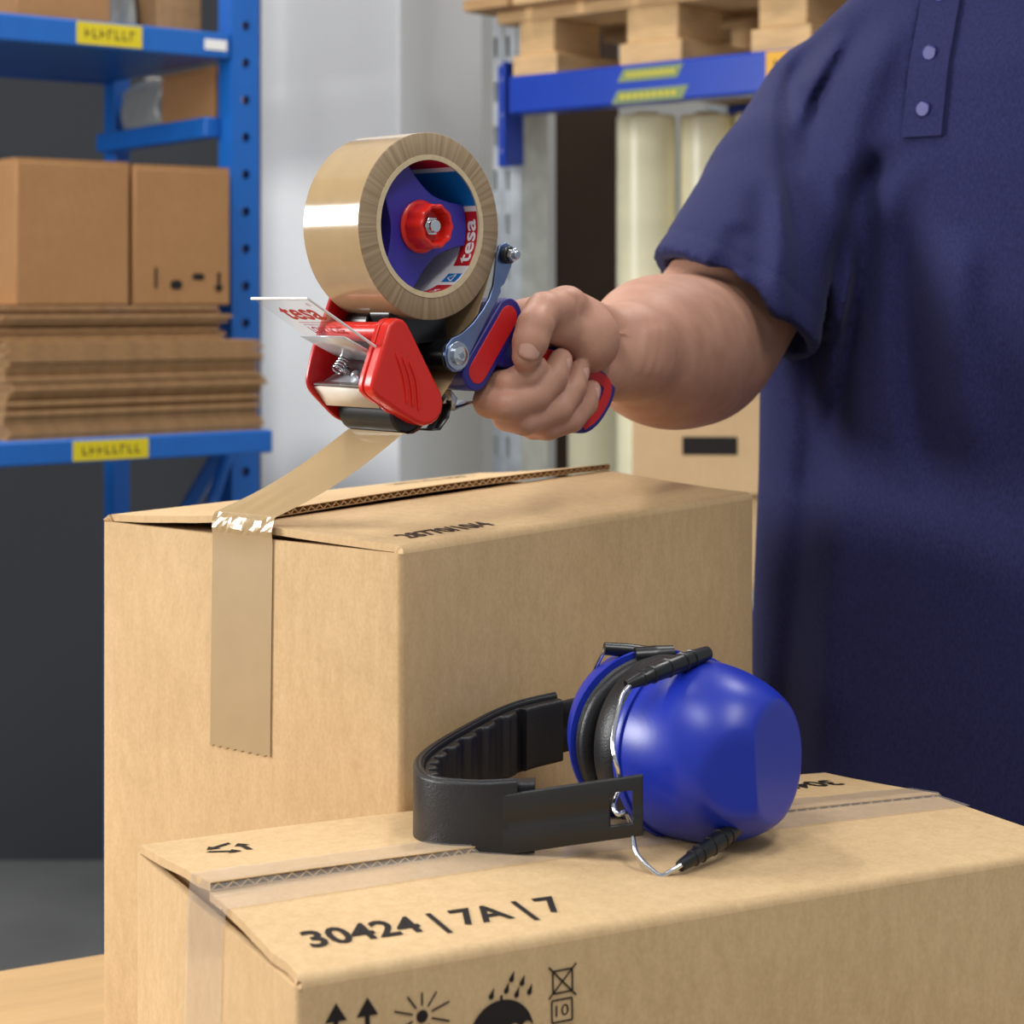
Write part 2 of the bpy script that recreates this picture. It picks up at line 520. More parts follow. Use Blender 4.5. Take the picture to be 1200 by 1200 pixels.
# ---- smooth solid modelling on a grid (for bodies, cloth and moulded shells)
class Field:
    def __init__(self, lo, hi, h, big=0.05):
        self.lo = np.array(lo, dtype=np.float32); self.h = h
        self.n = [int(math.ceil((b - a) / h)) + 1 for a, b in zip(lo, hi)]
        self.ax = [(self.lo[i] + h * np.arange(self.n[i])).astype(np.float32) for i in range(3)]
        self.big = big
        self.d = np.full(self.n, big, dtype=np.float32)

    def sub(self, lo, hi):
        s = []
        for i in range(3):
            a = max(0, int((lo[i] - self.lo[i]) / self.h)); b = min(self.n[i], int((hi[i] - self.lo[i]) / self.h) + 2)
            if b <= a: return None
            s.append(slice(a, b))
        return tuple(s)

    def mesh(self, s):
        return self.ax[0][s[0]][:, None, None], self.ax[1][s[1]][None, :, None], self.ax[2][s[2]][None, None, :]

    def merge(self, s, d, k):
        a = self.d[s]
        if k <= 0:
            self.d[s] = np.minimum(a, d)
        else:
            t = np.clip(0.5 + 0.5 * (a - d) / k, 0, 1)
            self.d[s] = a * (1 - t) + d * t - k * t * (1 - t)

    def capsule(self, p0, p1, r0, r1, k=0.0, sq=None):
        p0 = np.array(p0, dtype=np.float32); p1 = np.array(p1, dtype=np.float32)
        m = max(r0, r1) * (1 if sq is None else max(sq[1], 1)) + self.big * 0.5 + k
        s = self.sub(np.minimum(p0, p1) - m, np.maximum(p0, p1) + m)
        if s is None: return
        X, Y, Z = self.mesh(s)
        ab = p1 - p0; L = float(ab @ ab) + 1e-12
        x = X - p0[0]; y = Y - p0[1]; z = Z - p0[2]
        t = np.clip((x * ab[0] + y * ab[1] + z * ab[2]) / L, 0, 1)
        dx = x - t * ab[0]; dy = y - t * ab[1]; dz = z - t * ab[2]
        q = dx * dx + dy * dy + dz * dz
        if sq is not None:                       # flattened section: squeeze along a direction
            n, f = np.array(sq[0], dtype=np.float32), sq[1]
            c = dx * n[0] + dy * n[1] + dz * n[2]
            q = q + c * c * (1 / (f * f) - 1)
        self.merge(s, np.sqrt(q) - (r0 + t * (r1 - r0)), k)

    def chain(self, pts, rs, k=0.003):
        for i in range(len(pts) - 1):
            self.capsule(pts[i], pts[i + 1], rs[i], rs[i + 1], k)

    def ellipsoid(self, c, ax, R=None, k=0.0):
        m = max(ax) + self.big * 0.5 + k
        c = np.array(c, dtype=np.float32)
        s = self.sub(c - m, c + m)
        if s is None: return
        X, Y, Z = self.mesh(s)
        x = X - c[0]; y = Y - c[1]; z = Z - c[2]
        if R is not None:
            R = np.array(R, dtype=np.float32)     # rows = axes
            x, y, z = (R[0][0] * x + R[0][1] * y + R[0][2] * z, R[1][0] * x + R[1][1] * y + R[1][2] * z, R[2][0] * x + R[2][1] * y + R[2][2] * z)
        k0 = np.sqrt((x / ax[0]) ** 2 + (y / ax[1]) ** 2 + (z / ax[2]) ** 2)
        k1 = np.sqrt((x / ax[0] ** 2) ** 2 + (y / ax[1] ** 2) ** 2 + (z / ax[2] ** 2) ** 2) + 1e-9
        self.merge(s, (k0 * (k0 - 1) / k1).astype(np.float32), k)

    def limb(self, pts, rs, k=0.0):
        """one tapering limb around a curved axis: radius follows the nearest point of the axis"""
        m = max(rs) + self.big * 0.5
        P = np.array([tuple(q) for q in pts], dtype=np.float32)
        s = self.sub(P.min(0) - m, P.max(0) + m)
        o = [a.start for a in s]
        shp = tuple(a.stop - a.start for a in s)
        best = np.full(shp, 1.0, dtype=np.float32); rad = np.zeros(shp, dtype=np.float32)
        for i in range(len(P) - 1):
            c = self.sub(np.minimum(P[i], P[i + 1]) - m, np.maximum(P[i], P[i + 1]) + m)
            X, Y, Z = self.mesh(c)
            l = tuple(slice(a.start - b, a.stop - b) for a, b in zip(c, o))
            ab = P[i + 1] - P[i]; L = float(ab @ ab) + 1e-12
            t = np.clip(((X - P[i][0]) * ab[0] + (Y - P[i][1]) * ab[1] + (Z - P[i][2]) * ab[2]) / L, 0, 1)
            q = (X - P[i][0] - t * ab[0]) ** 2 + (Y - P[i][1] - t * ab[1]) ** 2 + (Z - P[i][2] - t * ab[2]) ** 2
            b = best[l]; w = q < b
            best[l] = np.where(w, q, b)
            rad[l] = np.where(w, rs[i] + t * (rs[i + 1] - rs[i]), rad[l])
        self.merge(s, np.sqrt(best) - rad, k)

    def groove(self, pts, w, amp):
        """pushes the surface in (amp>0) or out (amp<0) along a polyline"""
        for i in range(len(pts) - 1):
            p0 = np.array(pts[i], dtype=np.float32); p1 = np.array(pts[i + 1], dtype=np.float32)
            m = w * 3
            s = self.sub(np.minimum(p0, p1) - m, np.maximum(p0, p1) + m)
            if s is None: continue
            X, Y, Z = self.mesh(s)
            ab = p1 - p0; L = float(ab @ ab) + 1e-12
            t = ((X - p0[0]) * ab[0] + (Y - p0[1]) * ab[1] + (Z - p0[2]) * ab[2]) / L
            last = i == len(pts) - 2
            tc = np.clip(t, 0, 1)
            q = (X - p0[0] - tc * ab[0]) ** 2 + (Y - p0[1] - tc * ab[1]) ** 2 + (Z - p0[2] - tc * ab[2]) ** 2
            own = (t < 1) | last
            if i > 0: own = own & (t >= 0)
            self.d[s] += (amp * np.exp(-q / (w * w)) * own).astype(np.float32)

    def surface(self):
        f = self.d; h = self.h
        s = f < 0
        nx, ny, nz = f.shape
        cnt = np.zeros((nx - 1, ny - 1, nz - 1), dtype=np.int8)
        for i in (0, 1):
            for j in (0, 1):
                for k in (0, 1):
                    cnt += s[i:nx - 1 + i, j:ny - 1 + j, k:nz - 1 + k]
        act = (cnt > 0) & (cnt < 8)
        idx = np.argwhere(act)
        ids = np.full(act.shape, -1, dtype=np.int32)
        ids[act] = np.arange(len(idx))
        I, J, K = idx.T
        co = {}
        for i in (0, 1):
            for j in (0, 1):
                for k in (0, 1):
                    co[(i, j, k)] = f[I + i, J + j, K + k]
        pos = np.zeros((len(idx), 3)); num = np.zeros(len(idx))
        keys = list(co)
        for a in keys:
            for ax in range(3):
                if a[ax] == 0:
                    b = list(a); b[ax] = 1; b = tuple(b)
                    fa, fb = co[a], co[b]
                    m = (fa < 0) != (fb < 0)
                    t = np.where(m, fa / np.where(m, fa - fb, 1), 0)
                    for c in range(3):
                        pos[:, c] += np.where(m, a[c] + (t if c == ax else 0), 0)
                    num += m
        pos /= num[:, None]
        V = self.lo + (idx + pos) * h
        faces = []
        for ax in range(3):
            A = [slice(1, n - 1) for n in (nx, ny, nz)]
            B = list(A)
            A[ax] = slice(0, (nx, ny, nz)[ax] - 1); B[ax] = slice(1, (nx, ny, nz)[ax])
            sa = s[tuple(A)]; sb = s[tuple(B)]
            e = np.argwhere(sa != sb)
            if not len(e): continue
            fl = sa[tuple(e.T)]
            e = e + np.array([0 if c == ax else 1 for c in range(3)])
            u, w = (ax + 1) % 3, (ax + 2) % 3
            q = []
            for du, dw in ((1, 1), (0, 1), (0, 0), (1, 0)):
                g = e.copy(); g[:, u] -= du; g[:, w] -= dw
                q.append(ids[tuple(g.T)])
            q = np.stack(q, 1)
            q[~fl] = q[~fl][:, ::-1]
            faces.append(q)
        return V, np.concatenate(faces)


def build_np(name, V, Fc, mat, parent=None, smooth_iter=0):
    me = bpy.data.meshes.new(name)
    nv, nf = len(V), len(Fc)
    me.vertices.add(nv); me.vertices.foreach_set('co', np.asarray(V, dtype=np.float32).ravel())
    me.loops.add(nf * 4); me.loops.foreach_set('vertex_index', np.asarray(Fc, dtype=np.int32).ravel())
    me.polygons.add(nf)
    me.polygons.foreach_set('loop_start', np.arange(0, nf * 4, 4, dtype=np.int32))
    me.polygons.foreach_set('use_smooth', np.ones(nf, dtype=bool))
    me.update(calc_edges=True); me.validate()
    me.materials.append(M[mat])
    o = bpy.data.objects.new(name, me)
    COL.objects.link(o)
    if parent is not None: o.parent = parent
    return o


def relax(V, Fc, it=2, lam=0.5):
    """light smoothing of a grid surface"""
    V = np.asarray(V, dtype=np.float64)
    for _ in range(it):
        S = np.zeros_like(V); C = np.zeros(len(V))
        for a, b in ((0, 1), (1, 2), (2, 3), (3, 0)):
            for i, j in ((a, b), (b, a)):
                for c in range(3):
                    S[:, c] += np.bincount(Fc[:, i], V[Fc[:, j], c], len(V))
                C += np.bincount(Fc[:, i], minlength=len(V))
        V = V + lam * (S / C[:, None] - V)
    return V

# ================================================================== THE SETTING
def plane_obj(name, c, s, mat):
    o = build(name, MB().box((0, 0, 0), s), mat)
    o.location = c
    return tag(o, kind='structure')


plane_obj('floor', (0, 2.0, -0.05), (9, 9, 0.1), 'floor')
plane_obj('wall_back', (1.2, 4.75, 1.6), (7.0, 0.1, 3.4), 'wall_back')
plane_obj('wall_left', (-2.6, 2.6, 1.6), (0.1, 4.4, 3.4), 'wall_grey')
plane_obj('trim_1', (-1.45, 4.5, 1.6), (2.2, 0.06, 3.4), 'wall_grey')          # dark panelling behind the left rack
# plaster pillar, corner towards the viewer
pl = empty('trim_2', (-0.202, 3.45, 0), math.atan2(0.507, 0.862))
tag(pl, kind='structure')
e1 = Vector((0.507, 0.862)); e2 = Vector((-0.862, 0.507))
pl.rotation_euler = (0, 0, math.atan2(e1.y, e1.x))
build('pillar_shaft', MB().box((0.144, 0.156, 1.65), (0.288, 0.312, 3.3)), 'wall', pl, bevel=0.004)

def perforated(mb, x0, x1, z0, pitch, n, y0, y1, rx, rz, yd=1):
    """steel web with one real punched opening per cell (centred), between depths y0 and y1"""
    cx = (x0 + x1) / 2; hw = (x1 - x0) / 2; hh = pitch / 2
    ca_ = math.atan2(hh, hw)
    ang = []
    for k in range(4):
        lo = (-ca_, ca_, math.pi - ca_, math.pi + ca_)[k]; hi = (ca_, math.pi - ca_, math.pi + ca_, 2 * math.pi - ca_)[k]
        ang += [lo + (hi - lo) * t / 4 for t in range(4)]
    m = len(ang)
    for i in range(n):
        cz = z0 + pitch * (i + 0.5)
        vs = []
        for y in (y0, y1):
            for a in ang:
                c, s = math.cos(a), math.sin(a)
                t = min(hw / abs(c) if abs(c) > 1e-9 else 9, hh / abs(s) if abs(s) > 1e-9 else 9)
                vs.append((cx + c * t, y, cz + s * t))
            for a in ang:
                c, s = math.cos(a), math.sin(a)
                if rz > rx: vs.append((cx + rx * c, y, cz + rx * s + math.copysign(rz - rx, s)))
                else: vs.append((cx + rx * c, y, cz + rz * s))
        fs = []
        for k in range(m):
            l = (k + 1) % m
            fs.append((k, l, m + l, m + k)); fs.append((2 * m + l, 2 * m + k, 3 * m + k, 3 * m + l)); fs.append((m + k, m + l, 3 * m + l, 3 * m + k))
        mb.add(vs, fs)
    return mb


# ================================================================== LEFT RACK
RL = math.atan2(0.6, 0.8)            # rack runs along (.8,.6)
rack = empty('storage_rack', (-0.435, 3.0, 0), RL)
tag(rack, 'bright blue perforated steel storage rack holding flattened cartons', 'rack')
up = MB()
# open C-section upright: web, two flanges
perforated(up, 0.003, 0.045, 0.131, 0.058, 39, 0.0, 0.003, 0.0075, 0.0075)
up.box((0.024, 0.0015, 0.0655), (0.042, 0.003, 0.131)); up.box((0.0015, 0.022, 1.2), (0.003, 0.044, 2.4)); up.box((0.0465, 0.022, 1.2), (0.003, 0.044, 2.4))
build('upright', up, 'rackblue', rack)
hb = MB().lathe([(0.0074, 0.0), (0.0086, 0.0), (0.0082, 0.0006), (0.0074, 0.0006)], (0, 0, 0), (0, -1, 0), 16, close=True)
h0 = None
for i in range(34):
    z = 0.16 + i * 0.058
    h = build('punched_hole', hb, 'rackblue', rack, smooth=40) if h0 is None else h0.copy()
    if h0 is None: h0 = h
    else:
        COL.objects.link(h); h.parent = rack
    h.location = (0.024, 0.0, z)
rearup = MB()
rearup.box((0.024, 0.46, 1.2), (0.048, 0.003, 2.4)); rearup.box((0.0015, 0.44, 1.2), (0.003, 0.044, 2.4))
build('upright', rearup, 'rackblue', rack, bevel=0.002)
# front beam with folded soffit
def beam(mb, x0, x1, y, z, hh, t=0.03):
    mb.box(((x0 + x1) / 2, y, z), (x1 - x0, t, hh)); return mb
build('beam', beam(MB(), -0.75, -0.002, 0.016, CZ + 0.392, 0.040), 'rackblue', rack, bevel=0.003)
build('deck', MB().box((-0.375, 0.23, CZ + 0.376), (0.75, 0.40, 0.004)), 'rackblue', rack)
build('beam', beam(MB(), -0.75, -0.002, 0.44, CZ + 0.392, 0.040), 'rackblue', rack, bevel=0.003)
# end ties going back
build('end_tie', MB().box((-0.014, 0.235, CZ + 0.268), (0.028, 0.40, 0.032)), 'rackblue', rack, bevel=0.003)
build('deck', MB().box((0.034, 0.24, CZ + 0.2815), (0.068, 0.40, 0.004)), 'rackblue', rack)
build('end_tie', MB().box((0.024, 0.235, CZ - 0.46), (0.02, 0.40, 0.03)), 'rackblue', rack)
# lower shelf: deck reaches further out, its edge beam in front of the upright
build('beam', beam(MB(), -0.75, -0.006, -0.128, CZ - 0.213, 0.034, 0.02), 'rackblue', rack, bevel=0.003)
build('deck', MB().box((-0.378, 0.10, CZ - 0.1985), (0.744, 0.46, 0.005)), 'rackblue', rack)
br = MB()
br.tube([(0.0, 0.03, CZ - 0.235), (-0.03, 0.20, CZ - 0.43)], 0.013, 8)
build('diagonal_brace', br, 'rackblue', rack)
br = MB(); br.tube([(-0.005, 0.0, CZ - 0.235), (-0.058, -0.01, CZ - 0.36)], 0.010, 8)
build('diagonal_brace', br, 'rackblue', rack)


def lettered_label(name, parent, cx, y, cz, w, h, n, mat, ink='ink_soft'):
    """far shelf label; its line of characters is too far off to read, so only the strokes are laid"""
    lb = build(name, MB().box((cx, y, cz), (w, 0.0012, h)), mat, parent)
    mb = MB(); rnd = random.Random(n)
    st = w * 0.8 / n
    for k in range(n):
        x = cx - w * 0.4 + st * (k + 0.5)
        mb.box((x - st * 0.2, y - 0.0008, cz), (st * 0.16, 0.0004, h * 0.42))
        mb.box((x + st * 0.1, y - 0.0008, cz + h * rnd.choice((-0.17, 0.0, 0.17))), (st * 0.45, 0.0004, h * 0.09))
    build('lettering', mb, ink, lb)
    return lb


lettered_label('shelf_label', rack, -0.205, 0.0004, CZ + 0.393, 0.105, 0.033, 7, 'yellow')
lb = build('shelf_label', MB().box((-0.028, 0.0004, CZ + 0.392), (0.038, 0.0012, 0.016)), 'white', rack)
lettered_label('shelf_label', rack, -0.268, -0.1386, CZ - 0.213, 0.115, 0.028, 8, 'yellow')

# cartons and wraps on the rack
def rack_at(x, y, z):
    return rack.matrix_basis @ Vector((x, y, z))


def stored_carton(x, y, z, sx, sy, sz, label, mat='carton_far', marks=None, group=None, rz=RL):
    """closed carton: body, two lid flaps with a seam, printed marks"""
    p = rack.location + Matrix.Rotation(RL, 3, 'Z') @ Vector((x, y, 0))
    e = empty('stored_carton', (p.x, p.y, z), rz)
    tag(e, label, 'carton', group)
    build('carton_body', MB().box((sx / 2, sy / 2, (sz - 0.004) / 2), (sx, sy, sz - 0.004)), mat, e, bevel=0.003)
    for k in (0, 1):
        build('lid_flap', MB().box((sx / 2, sy * (0.25 + 0.5 * k), sz - 0.002), (sx - 0.002, sy / 2 - 0.0015, 0.004)), mat, e)
    if marks:
        for mx, mz, mw, mh, rnd in marks:
            mk = MB()
            if rnd: mk.prism(pill((mx - mw * 0.2, mz), (mx + mw * 0.2, mz), mh / 2), -0.0006, 0.0, lambda p, q, t: (p, t, q))
            else: mk.box((mx, -0.0004, mz), (mw, 0.0008, mh))
            build('printed_mark', mk, 'ink', e)
    return e


bz = CZ - 0.196
# lower stack of flattened cartons: one object per folded board
ORD = ['first', 'second', 'third', 'fourth', 'fifth', 'sixth', 'seventh', 'eighth', 'ninth', 'tenth', 'eleventh', 'twelfth', 'thirteenth',
       'fourteenth', 'fifteenth', 'sixteenth', 'seventeenth', 'eighteenth', 'nineteenth', 'twentieth']
proto = None
for k in range(20):
    z0 = bz + k * 0.00676
    dx = random.uniform(-0.008, 0.006); dy = random.uniform(-0.008, 0.004)
    if proto is None:
        mb = MB()
        mb.box((-0.20, 0.050, 0.0016), (0.40, 0.10, 0.0026)); mb.box((-0.20, 0.050, 0.0048), (0.396, 0.098, 0.0026))
        mb.box((-0.20, 0.0985, 0.0032), (0.40, 0.003, 0.0058))
        proto = build('flattened_carton', mb, 'sheet'); o = proto
    else:
        o = proto.copy(); COL.objects.link(o)
    p = rack.location + Matrix.Rotation(RL, 3, 'Z') @ Vector((-0.012 + dx, -0.115 + dy, 0))
    o.location = (p.x, p.y, z0); o.rotation_euler = (0, 0, RL)
    tag(o, 'flattened brown carton, %s up from the blue shelf in the tall stack' % ORD[k], 'carton', 'flattened cartons in the tall stack')
for k in range(8):
    o = proto.copy(); COL.objects.link(o)
    p = rack.location + Matrix.Rotation(RL, 3, 'Z') @ Vector((-0.058 + random.uniform(-0.02, 0.004), -0.095 + random.uniform(-0.01, 0.01), 0))
    o.location = (p.x, p.y, bz + 20 * 0.00676 + k * 0.0064); o.rotation_euler = (0, 0, RL)
    o.scale = (0.9, 0.9, 0.95)
    tag(o, 'flattened brown carton, %s down from the closed cartons in the short pile' % ORD[7 - k], 'carton', 'flattened cartons in the short pile')
ztop = bz + 20 * 0.00676 + 8 * 0.0064
stored_carton(-0.212, -0.095, ztop, 0.157, 0.20, 0.205, 'brown carton with printed handling marks on the flattened pile', marks=[
    (0.035, 0.040, 0.004, 0.03, False), (0.068, 0.030, 0.015, 0.014, True), (0.104, 0.042, 0.026, 0.010, True), (0.138, 0.034, 0.005, 0.03, False), (0.138, 0.026, 0.014, 0.008, True)])
stored_carton(-0.390, -0.093, ztop, 0.172, 0.20, 0.207, 'plain brown carton beside the carton with printed handling marks')
stored_carton(0.004, 0.065, CZ + 0.2836, 0.060, 0.185, 0.085, 'small brown carton standing behind the upright under the top shelf')
# top shelf
stored_carton(-0.330, 0.05, CZ + 0.378, 0.150, 0.30, 0.20, 'brown carton on the top shelf beside a grey wrapped bundle')
stored_carton(-0.085, 0.09, CZ + 0.378, 0.080, 0.30, 0.22, 'dark brown narrow carton on the top shelf by the upright', mat='sheet')


def bundle(x, y, z, sx, sy, sz, label):
    """shrink-wrapped bundle: lumpy rounded block with tied neck"""
    p = rack.location + Matrix.Rotation(RL, 3, 'Z') @ Vector((x, y, 0))
    e = empty('wrapped_bundle', (p.x, p.y, z), RL); tag(e, label, 'bundle')
    rnd = random.Random(int(sx * 1e4))
    mb = MB()
    ph = [rnd.uniform(0, 6.28) for _ in range(6)]
    def fn(u, v):
        a = u * 2 * math.pi; t = v
        c, s = math.cos(a), math.sin(a)
        k = (abs(c) ** 4 + abs(s) ** 4) ** -0.25
        prof = min(1, (t / 0.08) ** 0.5 if t < 0.08 else 1) * (1 if t < 0.75 else max(0.02, math.cos((t - 0.75) / 0.25 * 1.5)))
        w = 1 + 0.04 * math.sin(5 * a + ph[0] + 6 * t) + 0.03 * math.sin(9 * a + ph[1] - 9 * t)
        return Vector((sx / 2 * c * k * prof * w, sy / 2 * s * k * prof * w, sz * t))
    mb.grid(fn, 48, 20)
    build('wrap', mb, 'grey_bag', e, smooth=60)
    build('tie', MB().tube([(0.012 * math.cos(q), 0.012 * math.sin(q), sz * 0.985) for q in np.linspace(0, 6.28, 13)], 0.003, 6), 'white', e)
    return e


bundle(0.036, 0.345, CZ + 0.2836, 0.060, 0.155, 0.092, 'crumpled grey plastic wrapped bundle under the top blue shelf')
bundle(-0.130, 0.20, CZ + 0.378, 0.072, 0.16, 0.17, 'grey plastic wrapped bundle standing on the top blue shelf')

# ================================================================== RIGHT RACK
rr = empty('pallet_rack', (-0.014, 3.2, 0), math.atan2(-0.66, 0.75))
tag(rr, 'galvanised pallet rack with deep blue load beams carrying a wooden pallet', 'rack')
zb = CZ + 0.333
up = MB()
UX = -0.020
for xa, xb in ((UX - 0.042, UX - 0.030), (UX - 0.018, UX - 0.0)):
    perforated(up, xa, xb, 0.2625, 0.075, 30, 0.0435, 0.0465, 0.004, 0.018)
    up.box(((xa + xb) / 2, 0.045, 0.13125), (xb - xa, 0.003, 0.2625)); up.box(((xa + xb) / 2, 0.045, 2.60625), (xb - xa, 0.003, 0.1875))
for xa, xb in ((UX - 0.030, UX - 0.018), (UX - 0.0, UX + 0.018)):
    up.box(((xa + xb) / 2, 0.045, 1.35), (xb - xa, 0.003, 2.7))
up.box((UX - 0.041, 0.080, 1.35), (0.003, 0.07, 2.7)); up.box((UX + 0.017, 0.080, 1.35), (0.003, 0.07, 2.7))
up.box((UX - 0.024, 0.0425, 1.35), (0.012, 0.004, 2.7)); up.box((UX + 0.006, 0.0425, 1.35), (0.012, 0.004, 2.7))
build('upright', up, 'galv', rr)
po, pi_ = pill((0, -0.014), (0, 0.014), 0.0052), pill((0, -0.014), (0, 0.014), 0.0040)
sl = MB(); kk = len(po)
sl.add([(x, y, z) for y in (0.0, -0.0006) for x, z in po] + [(x, y, z) for y in (0.0, -0.0006) for x, z in pi_],
       [f for i in range(kk) for f in ((i, (i + 1) % kk, kk + (i + 1) % kk, kk + i), (kk + i, kk + (i + 1) % kk, 3 * kk + (i + 1) % kk, 3 * kk + i), (2 * kk + i, 2 * kk + (i + 1) % kk, 3 * kk + (i + 1) % kk, 3 * kk + i))])
s0 = None
for i in range(26):
    for sx_ in (-0.036, -0.009):
        h = build('punched_slot', sl, 'galv', rr) if s0 is None else s0.copy()
        if s0 is None: s0 = h
        else:
            COL.objects.link(h); h.parent = rr
        h.location = (UX + sx_, 0.0435, 0.3 + i * 0.075)
cn = MB(); cn.box((UX + 0.004, 0.036, zb - 0.026), (0.052, 0.008, 0.17)); cn.box((UX + 0.027, 0.015, zb - 0.026), (0.006, 0.05, 0.17))
build('beam_connector', cn, 'rackblue2', rr, bevel=0.002)
for dz in (0.035, -0.025, -0.085):
    build('hook_rivet', MB().cyl((UX - 0.005, 0.032, zb + dz), (UX - 0.005, 0.028, zb + dz), 0.006, 12), 'galv', rr)
build('load_beam', MB().box((0.78, 0.0, zb), (1.50, 0.045, 0.062)), 'rackblue2', rr, bevel=0.004)
build('load_beam', MB().box((0.78, 0.62, zb), (1.50, 0.045, 0.062)), 'rackblue2', rr, bevel=0.004)
build('load_beam', MB().box((0.78, 0.0, CZ - 0.49), (1.50, 0.045, 0.062)), 'rackblue2', rr, bevel=0.004)
build('load_beam', MB().box((0.78, 0.62, CZ - 0.49), (1.50, 0.045, 0.062)), 'rackblue2', rr, bevel=0.004)
build('deck', MB().box((0.78, 0.31, CZ - 0.4565), (1.50, 0.66, 0.005)), 'galv', rr)
rearp = MB(); rearp.box((-0.012, 0.66, 1.35), (0.06, 0.06, 2.7))
build('upright', rearp, 'galv', rr, bevel=0.003)
for sz, x0, x1 in ((0.014, 0.258, 0.385), (-0.019, 0.246, 0.395)):
    st = MB()
    st.prism([(x0 + 0.0, zb + sz - 0.010), (x1 - 0.012, zb + sz - 0.010), (x1, zb + sz + 0.010), (x0 + 0.012, zb + sz + 0.010)], -0.0234, -0.0224)
    so = build('beam_sticker', st, 'olive', rr)
    mb = MB()
    for k in range(9):
        mb.box((x0 + 0.022 + k * (x1 - x0) * 0.083, -0.0236, zb + sz), ((x1 - x0) * 0.05, 0.0004, 0.006))
    build('lettering', mb, 'yellow', so)
lettered_label('beam_label', rr, 0.585, -0.0232, zb + 0.006, 0.10, 0.045, 4, 'orange')

# pallet on the beams
pal = empty('wooden_pallet', (rr.location.x, rr.location.y, zb + 0.031), rr.rotation_euler.z)
tag(pal, 'light wooden pallet resting on the deep blue load beams', 'pallet')
for bx, bw in ((0.030, 0.075), (0.254, 0.100), (0.502, 0.085), (0.76, 0.09)):
    for by in (0.015, 0.30, 0.58):
        b_ = build('block', MB().box((bx + bw / 2, by + 0.05, 0.044 + 0.020), (bw, 0.12, 0.056)), 'wood', pal, bevel=0.003)
for by in (0.065, 0.35, 0.63):
    build('stringer_board', MB().box((0.43, by, 0.102), (0.90, 0.12, 0.020)), 'wood', pal, bevel=0.002)
for bx, bw in ((0.030, 0.075), (0.254, 0.100), (0.502, 0.085), (0.76, 0.09)):
    build('bottom_board', MB().box((bx + bw / 2, 0.34, 0.018), (bw + 0.02, 0.68, 0.036)), 'wood', pal, bevel=0.002)
xx = -0.055
for i in range(9):
    w = 0.098
    build('deck_board', MB().box((xx + w / 2, 0.33, 0.122), (w, 0.74, 0.020)), 'wood2' if i in (0, 4) else 'wood', pal, bevel=0.002)
    xx += w + 0.012
pb = stored_carton(0, 0, 0, 0.62, 0.5, 0.3, 'brown carton loaded on top of the wooden pallet')
pb.location = rr.matrix_basis @ Vector((0.12, 0.08, zb + 0.031 + 0.132)); pb.rotation_euler = (0, 0, rr.rotation_euler.z)

# film rolls standing on the lower deck
def film_roll(x, y, z, r, h, label):
    e = empty('film_roll', (x, y, z)); tag(e, label, 'roll', 'pale film rolls standing on the pallet rack')
    build('wound_film', MB().lathe([(r * 0.42, 0.006), (r - 0.003, 0.006), (r, 0.009), (r, h - 0.009), (r - 0.003, h - 0.006), (r * 0.42, h - 0.006)], (0, 0, 0), (0, 0, 1), 40), 'film', e, smooth=40)
    build('core_tube', MB().lathe([(r * 0.40, 0), (r * 0.43, 0), (r * 0.43, h), (r * 0.40, h)], (0, 0, 0), (0, 0, 1), 24, close=True), 'core', e, smooth=40)
    return e


dz_ = CZ - 0.4535
for px, Y, r, hh, lab in ((757, 3.34, 0.051, 0.775, 'tall pale yellow film roll standing next to the dark brown board'),
                          (829, 3.33, 0.047, 0.775, 'tall pale yellow film roll, second from the dark brown board'),
                          (893, 3.29, 0.047, 0.775, 'tall pale yellow film roll, third from the dark brown board'),
                          (700, 3.62, 0.055, 0.38, 'short pale yellow film roll in front of the dark brown board')):
    film_roll((px - 600) / 2263 * Y, Y, dz_, r, hh, lab)
# brown board and pale panel between the racks
bp = empty('brown_board', (0.150, 3.85, 0)); tag(bp, 'tall dark brown board leaning beside the film rolls', 'board')
build('panel', MB().box((0, 0, 1.0), (0.125, 0.02, 2.0)), 'brown_panel', bp, bevel=0.002)
build('edge_strip', MB().box((-0.0615, -0.011, 1.0), (0.004, 0.004, 2.0)), 'brown_panel', bp)

# cartons on the lower deck in front of the rolls
def deck_carton(px, Y, sx, sy, sz, z, label, marks):
    e = stored_carton(0, 0, 0, sx, sy, sz, label, 'carton_pale', marks)
    e.location = ((px - 600) / 2263 * Y, Y, z); e.rotation_euler = (0, 0, -0.06)
    return e


deck_carton(741, 3.02, 0.34, 0.11, 0.150, CZ - 0.4540, 'plain pale carton under the carton with stencilled marks', None)
deck_carton(741, 3.00, 0.34, 0.13, 0.150, CZ - 0.3040 - 0.0, 'pale carton with stencilled marks on the lower rack deck', [
    (0.026, 0.126, 0.006, 0.030, False), (0.040, 0.124, 0.008, 0.034, False), (0.060, 0.130, 0.016, 0.010, True), (0.076, 0.122, 0.007, 0.036, False), (0.120, 0.076, 0.085, 0.028, False)])

# ================================================================== PACKING TABLE
RB = math.atan2(0.4685, 0.8835)
tb = empty('packing_table', (0, 0, 0), RB)
tag(tb, 'beech topped packing table carrying both cartons', 'table')
TZ = 0.80
build('table_top', MB().box((0.30, 1.03, TZ - 0.015), (1.10, 0.84, 0.03)), 'table', tb, bevel=0.003)
for lx in (-0.2, 0.80):
    for ly in (0.66, 1.40):
        build('leg', MB().box((lx, ly, (TZ - 0.03) / 2), (0.045, 0.045, TZ - 0.03)), 'tablesteel', tb, bevel=0.003)
for ly in (0.66, 1.40):
    build('apron', MB().box((0.30, ly, TZ - 0.06), (0.96, 0.025, 0.06)), 'tablesteel', tb)

